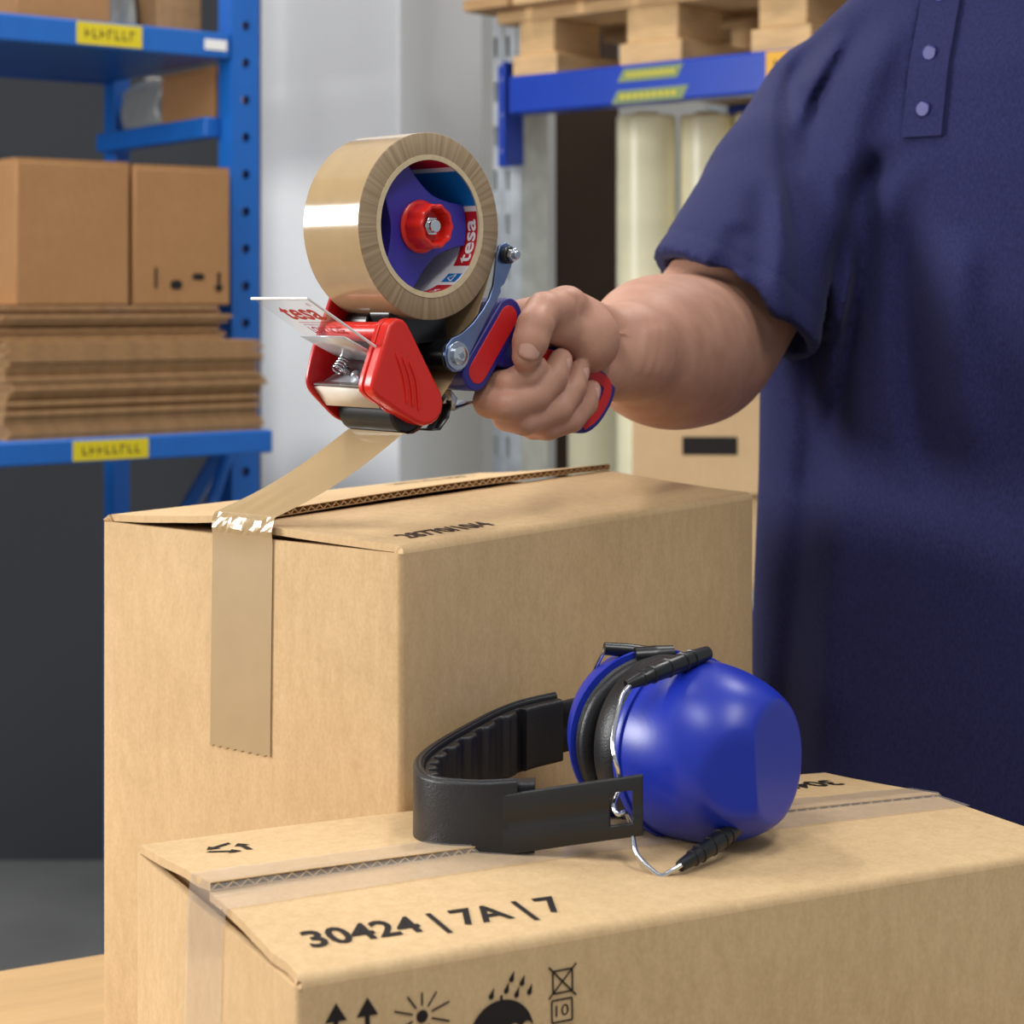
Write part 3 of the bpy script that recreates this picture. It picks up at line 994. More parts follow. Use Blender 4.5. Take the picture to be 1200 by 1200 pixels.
# ================================================================== THE TWO CARTONS
def rounded_ring(L, Wd, r, off, z0, z1fn, n=4):
    pts = []
    for cx, cy, a0 in ((L - r, r, -90), (L - r, Wd - r, 0), (r, Wd - r, 90), (r, r, 180)):
        for k in range(n + 1):
            a = math.radians(a0 + 90 * k / n)
            pts.append((cx + (r - off) * math.cos(a), cy + (r - off) * math.sin(a)))
    return pts


def carton_body(mb, L, Wd, H, T=0.004, zf=lambda x, y: 0.0):
    """open board box with rounded corners and a slight belly"""
    out = rounded_ring(L, Wd, 0.0035, 0, 0, None); inn = rounded_ring(L, Wd, 0.0035 + T, T, 0, None)
    # densify long sides
    def dens(p):
        q = []
        for i in range(len(p)):
            a = p[i]; b = p[(i + 1) % len(p)]
            n = 14 if math.hypot(a[0] - b[0], a[1] - b[1]) > 0.05 else 1
            for k in range(n): q.append((a[0] + (b[0] - a[0]) * k / n, a[1] + (b[1] - a[1]) * k / n))
        return q
    out, inn = dens(out), dens(inn)
    n = len(out); nz = 10
    vs = []; fs = []
    for ring in (out, inn):
        for j in range(nz + 1):
            t = j / nz
            for x, y in ring:
                z = t * (H + zf(x, y))
                bx = math.sin(math.pi * t) * 0.0025
                ex = (x / L - 0.5) * 2; ey = (y / Wd - 0.5) * 2
                dx = bx * (1 if abs(ex) > 0.96 else 0) * math.copysign(1, ex) * (1 - ey * ey)
                dy = bx * (1 if abs(ey) > 0.94 else 0) * math.copysign(1, ey) * (1 - ex * ex)
                vs.append((x + dx, y + dy, z))
    m = n * (nz + 1)
    for j in range(nz):
        for i in range(n):
            k = (i + 1) % n
            fs.append((j * n + i, j * n + k, (j + 1) * n + k, (j + 1) * n + i))
            fs.append((m + j * n + k, m + j * n + i, m + (j + 1) * n + i, m + (j + 1) * n + k))
    for i in range(n):
        k = (i + 1) % n
        fs.append((nz * n + i, nz * n + k, m + nz * n + k, m + nz * n + i))
        fs.append((k, i, m + i, m + k))
    return mb.add(vs, fs)


def make_flap(parent, L, y_hinge, y_seam, surf, T=0.0042, x0=0.002, x1=None, wave=0.0072, hinge=True, ragged=0.0):
    """corrugated flap: two liners, open fluted edge at the seam; surf(x,y) = height of its upper face"""
    x1 = L - 0.002 if x1 is None else x1
    s = 1 if y_seam > y_hinge else -1
    prof = []
    if hinge:                         # rounded score line down to the wall
        for a in (0, 22, 45, 68, 90):
            q = math.radians(a); r = 0.005
            prof.append((y_hinge + s * (r - r * math.cos(q)), -r + r * math.sin(q)))
    else:
        prof.append((y_hinge, 0))
    d0 = abs(prof[-1][0] - y_hinge)
    for k in range(1, 9):
        prof.append((y_hinge + s * (d0 + (abs(y_seam - y_hinge) - d0) * k / 8), 0))
    n = int((x1 - x0) / wave) * 2
    rg = [random.uniform(-ragged, ragged) for _ in range(len(prof))]
    mb = MB()
    def P(i, j, low):
        y, dz = prof[j]
        x = x0 + (x1 - x0) * i / n
        if i == 0: x += rg[j]
        if low and dz < 0: y += s * T * 0.9
        return Vector((x, y, surf(x, y) + dz - (T if low else 0) * (1 if dz > -0.003 else 0)))
    np_ = len(prof)
    vs = [P(i, j, low) for low in (0, 1) for i in range(n + 1) for j in range(np_)]
    fs = []; m = (n + 1) * np_
    for i in range(n):
        for j in range(np_ - 1):
            a = i * np_ + j
            fs.append((a, a + np_, a + np_ + 1, a + 1)); fs.append((m + a, m + a + 1, m + a + np_ + 1, m + a + np_))
    for i in (0, n):
        for j in range(np_ - 1):
            a = i * np_ + j
            fs.append((a, a + 1, m + a + 1, m + a))
    mb.add(vs, fs)
    # liner lips so the seam edge has paper thickness
    jl = np_ - 1
    for low in (0, 1):
        sg = -0.0005 if not low else 0.0005
        lv = []
        for i in range(n + 1):
            p = vs[low * m + i * np_ + jl]
            lv += [p, p + Vector((0, 0, sg)), p + Vector((0, -s * 0.010, sg + surf(p.x, p.y - s * 0.01) - surf(p.x, p.y)))]
        mb.add(lv, [(i * 3 + q, (i + 1) * 3 + q, (i + 1) * 3 + q + 1, i * 3 + q + 1) for i in range(n) for q in (0, 1)])
    flap = build('flap', mb, 'kraft', parent, smooth=40)
    fl = MB()
    fv = []
    for i in range(n + 1):
        x = x0 + (x1 - x0) * i / n
        for dy in (0.0003, 0.014):
            y = y_seam - s * dy
            zz = surf(x, y) - (0.0006 if i % 2 else T - 0.0006)
            fv.append((x, y, zz))
    fl.add(fv, [(2 * i, 2 * i + 2, 2 * i + 3, 2 * i + 1) for i in range(n)])
    fo = build('fluting', fl, 'kraft_edge', flap, solid=0.0007)
    return flap


# ---------------- carton being taped
UA = math.atan2(294, 231)
HA = CZ - 0.136 - TZ
LA, WA = 0.374, 0.251
ca = empty('shipping_carton', (-0.061, 1.062, TZ), UA)
tag(ca, 'tall kraft carton being sealed with tan tape, printed number on its lid', 'carton')
build('carton_body', carton_body(MB(), LA, WA, HA - 0.0045), 'kraft', ca, smooth=45)
build('bottom_panel', MB().box((LA / 2, WA / 2, 0.003), (LA - 0.01, WA - 0.01, 0.004)), 'kraft', ca)
for xa in (0, 1):
    mb = MB().box((0.062 if not xa else LA - 0.062, WA / 2, HA - 0.0075), (0.112, WA - 0.014, 0.0038))
    build('minor_flap', mb, 'kraft', ca)
SEAM = WA / 2


def sA_right(x, y):
    t = x / LA; v = max(0, y) / SEAM
    return HA + (0.0035 + 0.0055 * t) * v ** 1.4 + 0.0015 * math.sin(math.pi * min(1, v)) * math.sin(math.pi * t)


def sA_left(x, y):
    t = x / LA; v = max(0, WA - y) / SEAM
    return HA + (0.0082 + 0.0052 * t + 0.002 * math.sin(math.pi * t)) * v ** 1.3


make_flap(ca, LA, 0.0, SEAM - 0.0005, sA_right, ragged=0.0006)
make_flap(ca, LA, WA, SEAM - 0.003, sA_left, ragged=0.0015)
vs, fs = text_mb('28770/10/4', 0.0200, 0.0004, 0.078)
mb = MB(); thick_print(mb, vs, fs, lambda a, b: (0.026 + a, 0.0155 + b, sA_right(0.026 + a, 0.0155 + b) + 0.0004))
build('printed_number', mb, 'ink_soft', ca, fix=False)
vs, fs = text_mb('28770/10/4', 0.0235, 0.0004, 0.088)
mb = MB(); thick_print(mb, vs, fs, lambda a, b: (LA - 0.045 - a, WA - 0.020 - b, sA_left(LA - 0.045 - a, WA - 0.020 - b) + 0.0004))
build('printed_number', mb, 'ink_soft', ca, fix=False)

# ---------------- sealed carton in front
LB, WB = 0.434, 0.222
HB = CZ - 0.278 - TZ
cb = empty('shipping_carton', (-0.088, 0.790, TZ), RB)
tag(cb, 'low kraft carton with handling symbols, sealed with clear tape, under the ear defenders', 'carton')


def sag(x, y):
    return -(0.003 + 0.010 * max(0, y) / WB) * (max(0, x) / LB) ** 2


build('carton_body', carton_body(MB(), LB, WB, HB - 0.0045, zf=sag), 'kraft', cb, smooth=45)
build('bottom_panel', MB().box((LB / 2, WB / 2, 0.003), (LB - 0.01, WB - 0.01, 0.004)), 'kraft', cb)
for xa in (0, 1):
    mb = MB().box((0.056 if not xa else LB - 0.056, WB / 2, HB - 0.0085 - (0.008 if xa else 0)), (0.100, WB - 0.014, 0.0038))
    build('minor_flap', mb, 'kraft', cb)
SB = WB / 2 + 0.002


def sB_near(x, y):
    v = max(0, y) / SB
    return HB + sag(x, y) + (0.0045 + 0.001 * math.sin(3 * x / LB)) * v ** 1.3


def sB_back(x, y):
    v = max(0, WB - y) / SB
    return HB + sag(x, y) + (0.0095 - 0.003 * x / LB) * v ** 1.3


make_flap(cb, LB, 0.0, SB - 0.0005, sB_near, ragged=0.001)
make_flap(cb, LB, WB, SB - 0.001, sB_back, ragged=0.0015)
ROT = math.radians(-2.6)
for rot180 in (0, 1):
    vs, fs = text_mb('30424 | 7A | 7', 0.0270, 0.0006, 0.1235)
    mb = MB()
    if not rot180:
        def put(a, b):
            x = 0.0185 + a * math.cos(ROT) - b * math.sin(ROT); y = 0.0225 + a * math.sin(ROT) + b * math.cos(ROT)
            return (x, y, sB_near(x, y) + 0.0004)
    else:
        def put(a, b):
            x = LB - 0.022 - a; y = WB - 0.026 - b
            return (x, y, sB_back(x, y) + 0.0004)
    thick_print(mb, vs, fs, put)
    build('printed_number', mb, 'ink', cb, fix=False)

# recycling loop on the far flap: three bent arrows
mb = MB()
for k in range(3):
    th = math.radians(90 + 120 * k)
    for pts in ([(-0.0105, -0.0055), (0.002, -0.0055), (0.002, -0.0085), (0.0085, -0.004), (0.002, 0.0005), (0.002, -0.0025), (-0.009, -0.0025)],):
        pp = []
        for a, b in pts:
            b -= 0.004
            x = a * math.cos(th) - b * math.sin(th); y = a * math.sin(th) + b * math.cos(th)
            X, Y = 0.036 + x * 0.95, 0.183 + y * 0.95
            pp.append((X, Y, sB_back(X, Y) + 0.0004))
        mb.add(pp, [tuple(range(len(pp)))])
build('recycling_mark', mb, 'ink', cb, fix=False)

# handling symbols on the long side (local y = 0 face)
def wall_print(name, polys):
    mb = MB()
    for poly in polys:
        mb.add([(x, -0.0004 - 0.0025 * math.sin(math.pi * (HB + z) / HB) * (1 - (2 * x / LB - 1) ** 2), HB + z) for x, z in poly], [tuple(range(len(poly)))])
    return build(name, mb, 'ink', cb, fix=False)


def bar(p, q, w):
    p = Vector(p); q = Vector(q); d = (q - p).normalized(); n = Vector((-d.y, d.x)) * w / 2
    return [tuple(p - n), tuple(q - n), tuple(q + n), tuple(p + n)]


def disc(c, r, n=20):
    return [(c[0] + r * math.cos(2 * math.pi * k / n), c[1] + r * math.sin(2 * math.pi * k / n)) for k in range(n)]


mm = 0.001
for ax_ in (0.0171, 0.0312):
    wall_print('up_arrow_mark', [[(ax_ - 0.0049, -0.0205), (ax_ + 0.0049, -0.0207), (ax_, -0.0129)], bar((ax_, -0.0200), (ax_, -0.036), 0.0022)])
wall_print('up_arrow_mark', [bar((0.010, -0.0385), (0.039, -0.0385), 0.002)])
sun = [disc((0.0563, -0.0251), 0.0027)]
for k in range(10):
    a = math.radians(90 + 36 * k)
    ln = 0.0100 if k in (0,) else (0.0115 if k in (1, 9) else 0.0135)
    sun.append(bar((0.0563 + 0.0046 * math.cos(a), -0.0251 + 0.0046 * math.sin(a)), (0.0563 + ln * math.cos(a), -0.0251 + ln * math.sin(a)), 0.0008))
wall_print('sun_mark', sun)
um = []
cx, cz_ = 0.0940, -0.0400
dome = [(cx + 0.0156 * math.cos(math.radians(a)), cz_ + 0.0155 * math.sin(math.radians(a))) for a in range(8, 173, 6)]
edge = []
for k in range(5):
    xa, xb = -0.0155 + 0.0062 * k, -0.0155 + 0.0062 * (k + 1)
    for q in range(1, 6):
        t = q / 6
        xm = xa + (xb - xa) * t
        edge.append((cx + xm, cz_ + 0.0024 + 0.0022 * math.sin(math.pi * t)))
    if k < 4: edge.append((cx + xb, cz_ + 0.0022))
um.append(dome + edge)
um.append(bar((cx, cz_ + 0.0145), (cx, cz_ + 0.0175), 0.0012)); um.append(bar((cx, cz_ + 0.004), (cx, cz_ - 0.012), 0.0012))
for dx_, dzz in ((0.0891, -0.0223), (0.0964, -0.0210), (0.0990, -0.0165), (0.1041, -0.0190), (0.1014, -0.0236), (0.1077, -0.0234)):
    dr = disc((dx_, dzz), 0.00125, 10)
    um.append(dr); um.append([(dx_ - 0.0012, dzz + 0.0004), (dx_ + 0.0011, dzz - 0.0002), (dx_ + 0.0014, dzz + 0.0036)])
wall_print('umbrella_mark', um)
fr = []
def frame(x0, x1, z0, z1, w):
    return [bar((x0, z0), (x1, z0), w), bar((x0, z1), (x1, z1), w), bar((x0, z0), (x0, z1), w), bar((x1, z0), (x1, z1), w)]
fr += frame(0.1194, 0.1292, -0.0262, -0.0165, 0.0008)
fr += [bar((0.1172, -0.0282), (0.1313, -0.0145), 0.0008), bar((0.1174, -0.0144), (0.1310, -0.0284), 0.0008)]
fr += frame(0.1187, 0.1289, -0.0388, -0.0292, 0.0008)
fr += frame(0.1187, 0.1289, -0.0510, -0.0412, 0.0008)
wall_print('stacking_mark', fr)
vs, fs = text_mb('10', 0.0072, 0.0, 0.0066)
mb = MB(); thick_print(mb, vs, fs, lambda a, b: (0.1206 + a, -0.0012, HB - 0.0365 + b))
build('stacking_mark', mb, 'ink', cb, fix=False)


# clear tape over the seam of the front carton, folded down its end
def clear_tape():
    mb = MB()
    y0, y1 = 0.087, 0.137
    def hh(x, y):
        if y < SB - 0.001: return sB_near(x, y) + 0.0006
        return sB_back(x, y) + 0.0006
    cols = [y0, 0.095, 0.103, SB - 0.0025, SB + 0.0005, 0.120, 0.128, y1]
    n = 40
    rows = []
    for k in range(7):
        rows.append(('e', -0.105 + 0.1005 * k / 6))
    for k in range(n + 1):
        rows.append(('t', 0.001 + (LB - 0.002) * k / n))
    vs = []
    for kind, q in rows:
        for c in cols:
            if kind == 'e':
                t = (HB + q) / HB
                vs.append((-0.0007 - 0.0026 * math.sin(math.pi * max(0, min(1, t))) * (1 - (2 * c / WB - 1) ** 2), c, HB + q))
            else:
                wv = 0.0004 * math.sin(q * 130 + c * 90) if q > 0.004 else 0
                vs.append((q, c, hh(q, c) + max(0, wv)))
    k = len(cols)
    fs = [(i * k + j, (i + 1) * k + j, (i + 1) * k + j + 1, i * k + j + 1) for i in range(len(rows) - 1) for j in range(k - 1)]
    mb.add(vs, fs)
    o = build('sealing_tape', mb, 'cleartape', cb, smooth=60, fix=False)
    o['label'] = 'clear glossy sealing tape'


clear_tape()

# ================================================================== TAPE DISPENSER (local x = along the handle, y = along the roll axis, z up; mm)
DO = W(-46.6, 1111, 41.7)
DR = math.atan2(0.70, 0.714)
dsp = empty('tape_dispenser', DO, DR)
tag(dsp, 'red and blue hand tape dispenser with steel lever held over the open carton', 'tape dispenser')


def mmv(x, y, z):
    return Vector((x, y, z)) / 1000


def mmp(poly):
    return [(p / 1000, q / 1000) for p, q in poly]


def dprism(name, poly, y0, y1, mat, parent=dsp, bevel=0.0, seg=2, smooth=None):
    return build(name, MB().prism(mmp(poly), y0 / 1000, y1 / 1000), mat, parent, bevel=bevel / 1000, seg=seg, smooth=smooth)


def dcyl(name, x, z, r, y0, y1, mat, parent=dsp, bev=0.6, n=32):
    return build(name, MB().cyl(mmv(x, y0, z), mmv(x, y1, z), r / 1000, n, bev=bev / 1000), mat, parent, smooth=35)


def screw(x, z, y, r, parent=dsp, mat='chrome', washer=1.7, depth=2.0):
    s = build('bolt', MB().lathe([(0, 0), (r * 0.3, 0), (r * 0.34, 0.5), (r * 0.7, 0.35), (r, -0.5), (r, -depth), (0, -depth)], (0, 0, 0), (0, 0, 1), 20), mat, parent, smooth=40)
    for v in s.data.vertices: v.co = mmv(x + v.co.x, y - v.co.z, z + v.co.y)
    s.data.flip_normals()
    dcyl('washer', x, z, r * washer, y + depth - 0.6, y + depth + 0.8, 'steel', s, 0.3)
    for a in (0.4, 0.4 + math.pi / 2):
        m_ = MB().box(mmv(x, y + 0.1, z), (r * 1.1 / 1000, 0.0014, 0.0009), Matrix.Rotation(a, 3, 'Y'))
        build('cross_slot', m_, 'steel', s)
    return s


# rear frame plate: reaches from the cutting head up behind the roll to the hub
back = round_poly([(-50, -92), (-44, -70), (-32, -44), (-22, -14), (-10, 12), (10, 12), (24, -10), (34, -50), (32, -92), (2, -108), (-10, -116), (-26, -113)], 8)
dprism('rear_plate', back, 52, 55, 'red_dark', bevel=0.8)
# black inner frame carrying rollers and handle
fr_ = round_poly([(-24, -50), (30, -48), (40, -66), (34, -92), (8, -100), (-18, -96)], 7)
dprism('inner_frame', fr_, 30, 50, 'black', bevel=0.8)
dprism('inner_frame', round_poly([(-22, -48), (22, -52), (24, -66), (-16, -70)], 4), 12, 30, 'black', bevel=0.8)
dcyl('axle', 0, 0, 6, 12, 54, 'indigo', bev=0.5)

# hub with three arms
hub_pts = []
for k, ac in enumerate((3, 123, 243)):
    for q in (-19, -12, -4, 4, 12, 19):
        a = math.radians(ac + q); hub_pts.append((37.3 * math.cos(a), 37.3 * math.sin(a)))
    for q, rr_ in ((27, 29.5), (38, 24.5), (50, 22), (60, 21.3), (70, 22), (82, 24.5), (93, 29.5)):
        a = math.radians(ac + q); hub_pts.append((rr_ * math.cos(a), rr_ * math.sin(a)))
hub = dprism('spool_hub', hub_pts, 10, 26, 'indigo', bevel=0.7)
build('hub_drum', MB().lathe([(0.004, 0.038), (37.4 / 1000, 0.038), (37.4 / 1000, 0.048), (0.004, 0.048)], (0, 0, 0), (0, 1, 0), 48, close=True), 'indigo', hub, smooth=40)
# fluted red knob
kn = MB()
prof = [(15.2, 9.9), (15.4, 8.6), (14.6, 7.8), (13.2, 7.4), (12.9, 2), (12.7, -4.4), (11.8, -5.6), (10.4, -5.4), (9.6, -3.5), (9.0, 2.0), (6.5, 2.4), (0, 2.4)]
n = 60
vs = []
for i in range(n):
    a = 2 * math.pi * i / n
    for j, (r, y) in enumerate(prof):
        w = (0.45 * math.cos(10 * a)) if 3 <= j <= 7 else 0
        vs.append(mmv((r + w) * math.cos(a), y, (r + w) * math.sin(a)))
k = len(prof)
kn.add(vs, [(i * k + j, ((i + 1) % n) * k + j, ((i + 1) % n) * k + j + 1, i * k + j + 1) for i in range(n) for j in range(k - 1)])
knob = build('tension_knob', kn, 'red', dsp, smooth=35)
hexa = [(6 * math.cos(math.radians(60 * q)), 6 * math.sin(math.radians(60 * q))) for q in range(6)]
nut = dprism('hex_nut', hexa, -1.5, 2.4, 'chrome', knob, bevel=0.5)
dcyl('bolt_end', 0, 0, 3.9, -4.5, -1.0, 'chrome', nut, 0.5)

# steel lever hugging the roll
lev = [(49.3, -17), (48.6, -24), (46.8, -34), (43, -42), (38.2, -48), (30, -56), (21, -62), (13, -64.8), (9.0, -69), (7.6, -75), (9.5, -81), (14.5, -84.3), (20.5, -83.8), (25.8, -79.5), (27.5, -74),
       (33, -66), (39.5, -56.5), (47, -46), (52.8, -37.5), (52.6, -35), (55.5, -33), (61.5, -22), (63.2, -16.5), (61.5, -10.5), (56.5, -8.2), (51.5, -10.5)]
lever = dprism('steel_lever', lev[::-1], -3.6, -1.4, 'lever', bevel=0.35)
dcyl('spacer', 57, -15.8, 5.2, -7.4, -3.6, 'black', bev=0.5)
b1 = dprism('hex_nut', [(57 + 4.2 * math.cos(math.radians(60 * q + 15)), -15.8 + 4.2 * math.sin(math.radians(60 * q + 15))) for q in range(6)], -11.0, -7.4, 'chrome', bevel=0.4)
dcyl('bolt_end', 57, -15.8, 2.6, -13.6, -10.8, 'steel', b1, 0.5)
screw(17.4, -74.8, -7.0, 5.4, washer=1.55, depth=3.0)
dcyl('stud', 57, -15.8, 3.0, -3, 52, 'steel')
roller1 = dcyl('guide_roller', 17.4, -74.8, 9.4, -1.2, 48, 'black', bev=0.8)

# front guard: rounded red shield
gd = [(-36.5, -56.5), (-33.5, -53.6), (-29.8, -52.6), (-26, -53.4), (-22.8, -55.8), (-18.0, -63), (-7.6, -79.5), (3.0, -95.5), (4.8, -101.6), (3.6, -107), (0.2, -111.2), (-4, -113.4), (-9.5, -114.2), (-15.5, -112.6), (-28.2, -106.4), (-45.0, -96.8), (-48.6, -93.6),
      (-49.2, -89.8), (-47.4, -84), (-42.0, -70.5)]
guard = dprism('blade_guard', gd[::-1], -6.0, 3.0, 'red', bevel=2.2, seg=4)
gi = [(x * 0.86 - 3.2, (z + 84) * 0.86 - 84.2) for x, z in gd]
for i, ofs in enumerate((-6.0, -1.0, 4.0)):
    pts = catmull([mmv(-27 + ofs * 1.0 + 1, -6.2, -72 - i * 2.5), mmv(-21 + ofs, -6.4, -84 - i * 2), mmv(-19 + ofs * 0.9, -6.4, -94 - i * 2), mmv(-20 + ofs * 0.9 + 1.5, -6.2, -101 - i * 2.2)], 6)
    build('moulded_rib', MB().tube(pts, [0.0004] + [0.0008] * (len(pts) - 2) + [0.0004], 8), 'red', guard, smooth=60)
dprism('cover_step', [(x * 1.0, z) for x, z in gd][::-1], 3.0, 6.5, 'red', guard, bevel=0.6)
# red cross tube
dcyl('cross_tube', -31.5, -60.5, 5.6, 3, 52, 'red', bev=0.5)
# blade carrier: bent steel sheet, serrated blade and cream strip
def sheet(name, pts, y0, y1, mat, t=0.8, parent=dsp):
    mb = MB(); vs = []
    for x, z in pts:
        vs += [mmv(x, y0, z), mmv(x, y1, z)]
    mb.add(vs, [(2 * i, 2 * i + 1, 2 * i + 3, 2 * i + 2) for i in range(len(pts) - 1)])
    return build(name, mb, mat, parent, solid=t / 1000, smooth=30)


carrier = sheet('blade_carrier', [(-15, -71), (-24, -84), (-38, -90.5), (-45, -91.5)], 4, 51, 'sheet_steel', 1.0)
sheet('cream_strip', [(-44.6, -92.6), (-35.5, -103.6)], 4, 51.5, 'cream', 1.0, carrier)
bl = MB(); vs = []; nt_ = 24
for i in range(nt_ + 1):
    y = 4 + 47 * i / nt_
    vs += [mmv(-40, y, -90.2), mmv(-46.4 + (0 if i % 2 else 1.1), y, -91.3)]
bl.add(vs, [(2 * i, 2 * i + 2, 2 * i + 3, 2 * i + 1) for i in range(nt_)])
build('serrated_blade', bl, 'blade', carrier, solid=0.0008)
for (x, y, z) in ((-31, 15, -84.5), (-31, 40, -84.5), (-33, 28, -86.5)):
    s = build('bolt', MB().lathe([(0, 3.4), (2.2, 3.2), (3.2, 2.0), (3.6, 0), (3.6, -1.2), (0, -1.2)], (0, 0, 0), (0.45, 0, 0.9), 18), 'chrome', carrier, smooth=40)
    for v in s.data.vertices: v.co = mmv(x, y, z) + v.co / 1000
# coil springs holding the film flap
for y in (13, 40):
    pts = []
    for k in range(80):
        a = k / 80 * 2 * math.pi * 5.5; t = k / 79
        pts.append(mmv(-37 + 7 * t + 3.1 * math.cos(a) * 0.8, y + 3.4 * math.sin(a), -83 + 8 * t + 3.1 * math.cos(a) * -0.6))
    build('coil_spring', MB().tube(pts, 0.0006, 6), 'chrome', dsp, smooth=60)
# steel tongue under the film flap
sheet('steel_tongue', [(-28, -77), (-44, -70), (-59, -63.2)], 7, 46, 'sheet_steel', 0.8)

# clear hold-down flap with lettering
FA = Vector((-36, 0, -71.5)); FB = Vector((-89.3, 0, -41.6))
fdir = (FB - FA); fn_ = Vector((-fdir.z, 0, fdir.x)).normalized()      # upper side normal
if fn_.z < 0: fn_ = -fn_


def flap_pt(u, y, lift=0.0):
    p = FA + fdir * u + fn_ * lift
    return mmv(p.x, y, p.z)


mb = MB()
mb.add([flap_pt(0, 1), flap_pt(1, 1), flap_pt(1, 51), flap_pt(0, 51)], [(0, 1, 2, 3)])
flapo = build('clear_flap', mb, 'clear', dsp)
flapo['label'] = 'clear plastic hold-down flap with red print'
build('flap_edge', MB().tube([flap_pt(0.999, 0.6), flap_pt(0.999, 51.4)], 0.0009, 8), 'clear_edge', flapo, smooth=60)
build('flap_edge', MB().tube([flap_pt(0.02, 0.8), flap_pt(0.999, 0.8)], 0.0008, 8), 'clear_edge', flapo, smooth=60)
L_ = fdir.length
def on_flap(s, size, width, y_left, u_base, bold=0.0):
    vs, fs = text_mb(s, size, bold, width)
    mb = MB(); thick_print(mb, vs, fs, lambda a, b: flap_pt(u_base + b / L_, y_left - a, -0.25))
    o = build('lettering', mb, 'redprint', flapo, fix=False)
on_flap('tesa', 23, 32, 41, 0.61, 0.6)
on_flap('®', 5, 3.2, 9.2, 0.86)
on_flap('....................', 9, 29, 38, 0.545, 0.12)
on_flap('....................', 9, 29, 37, 0.50, 0.12)
on_flap('LOW NOISE', 10.5, 30, 37, 0.345, 0.35)

# lower rubber roller
roller2 = dcyl('rubber_roller', -15, -106, 12.6, 3.5, 51, 'rubber', bev=1.2, n=40)
dcyl('roller_core', -15, -106, 5, 0, 3.6, 'black', roller2)
# bent steel brake clip under the handle
sheet('brake_clip', [(26, -96), (31, -101), (29, -108), (36, -106), (45, -103.5), (47, -105)], 12, 28, 'steel', 0.9)
sheet('brake_clip', [(29, -104), (27, -112), (20, -119), (12, -119)], 14, 26, 'black', 0.9)

# handle: blue head with red inset, curved grip, flared end
head = dprism('handle_head', pill((33.6, -85.5), (60.6, -51.8), 10.6)[::1], -2.6, 26, 'navy_plastic', bevel=1.0)
dprism('red_inset', pill((34.4, -84.6), (59.8, -52.7), 7.0), -3.0, -2.2, 'red_rubber', head, bevel=0.3)
grip = round_poly([(52, -58), (74, -66), (98, -72), (116, -75), (131, -82), (148, -88.5), (156.5, -95), (153, -107), (141, -120), (129, -126), (117, -124.5), (114, -117), (120, -107), (116, -98), (98, -94), (74, -88), (48, -80)], 6, 4)
gr = dprism('grip', grip[::-1], -2.2, 20, 'navy_plastic', bevel=2.0, seg=3)
stripe = [(76, -71.5), (98, -77), (114, -80), (128, -87), (141, -92), (146.5, -96.5), (144, -105), (135, -114.5), (124, -120)]
sp = catmull([mmv(x, 0, z) * 1000 for x, z in stripe], 5)
mb = MB(); lo_, hi_ = [], []
for i, p in enumerate(sp):
    a = sp[max(0, i - 1)]; b = sp[min(len(sp) - 1, i + 1)]; d = (b - a).normalized(); nn = Vector((-d.z, 0, d.x)) * 3.6
    lo_.append(((p - nn).x, (p - nn).z)); hi_.append(((p + nn).x, (p + nn).z))
vs = []
for (a, b), (c, d) in zip(lo_, hi_):
    vs += [mmv(a, -2.9, b), mmv(c, -2.9, d), mmv(a, -1.8, b), mmv(c, -1.8, d)]
fs = []
for i in range(len(sp) - 1):
    q = 4 * i
    fs += [(q, q + 4, q + 5, q + 1), (q, q + 2, q + 6, q + 4), (q + 1, q + 5, q + 7, q + 3)]
mb.add(vs, fs)
build('red_inset', mb, 'red_rubber', gr, smooth=40)

# ================================================================== TAPE ROLL
roll = empty('tape_roll', DO, DR)
tag(roll, 'roll of tan packing tape on the dispenser hub, its end stuck to the tall carton', 'tape roll')
R1, R0 = 54.0, 41.2
n = 96
mb = MB().lathe([(R1 / 1000, 0.0006), (R1 / 1000, 0.0494)], (0, 0, 0), (0, 1, 0), n)
build('wound_tape', mb, 'tape', roll, smooth=60)
mb = MB().lathe([(R0 / 1000, 0.0), ((R1 - 0.7) / 1000, 0.0), (R1 / 1000, 0.0006)], (0, 0, 0), (0, 1, 0), n)
mb.lathe([(R0 / 1000, 0.050), ((R1 - 0.7) / 1000, 0.050), (R1 / 1000, 0.0494)], (0, 0, 0), (0, 1, 0), n)
build('wound_edge', mb, 'tape_side', roll, smooth=60)
corep = MB().lathe([(38.2 / 1000, -0.0004), (41.2 / 1000, -0.0004), (41.2 / 1000, 0.0504), (38.2 / 1000, 0.0504)], (0, 0, 0), (0, 1, 0), n, close=True)
core = build('paper_core', corep, 'core', roll, smooth=40)
# printed liner inside the core
def arc_patch(name, a0, a1, y0, y1, mat, r=38.05):
    k = max(2, int(abs(a1 - a0) / 4))
    mb = MB().grid(lambda u, v: mmv(r * math.cos(math.radians(a0 + (a1 - a0) * u)), y0 + (y1 - y0) * v, r * math.sin(math.radians(a0 + (a1 - a0) * u))), k, 1)
    return build(name, mb, mat, core, smooth=60)


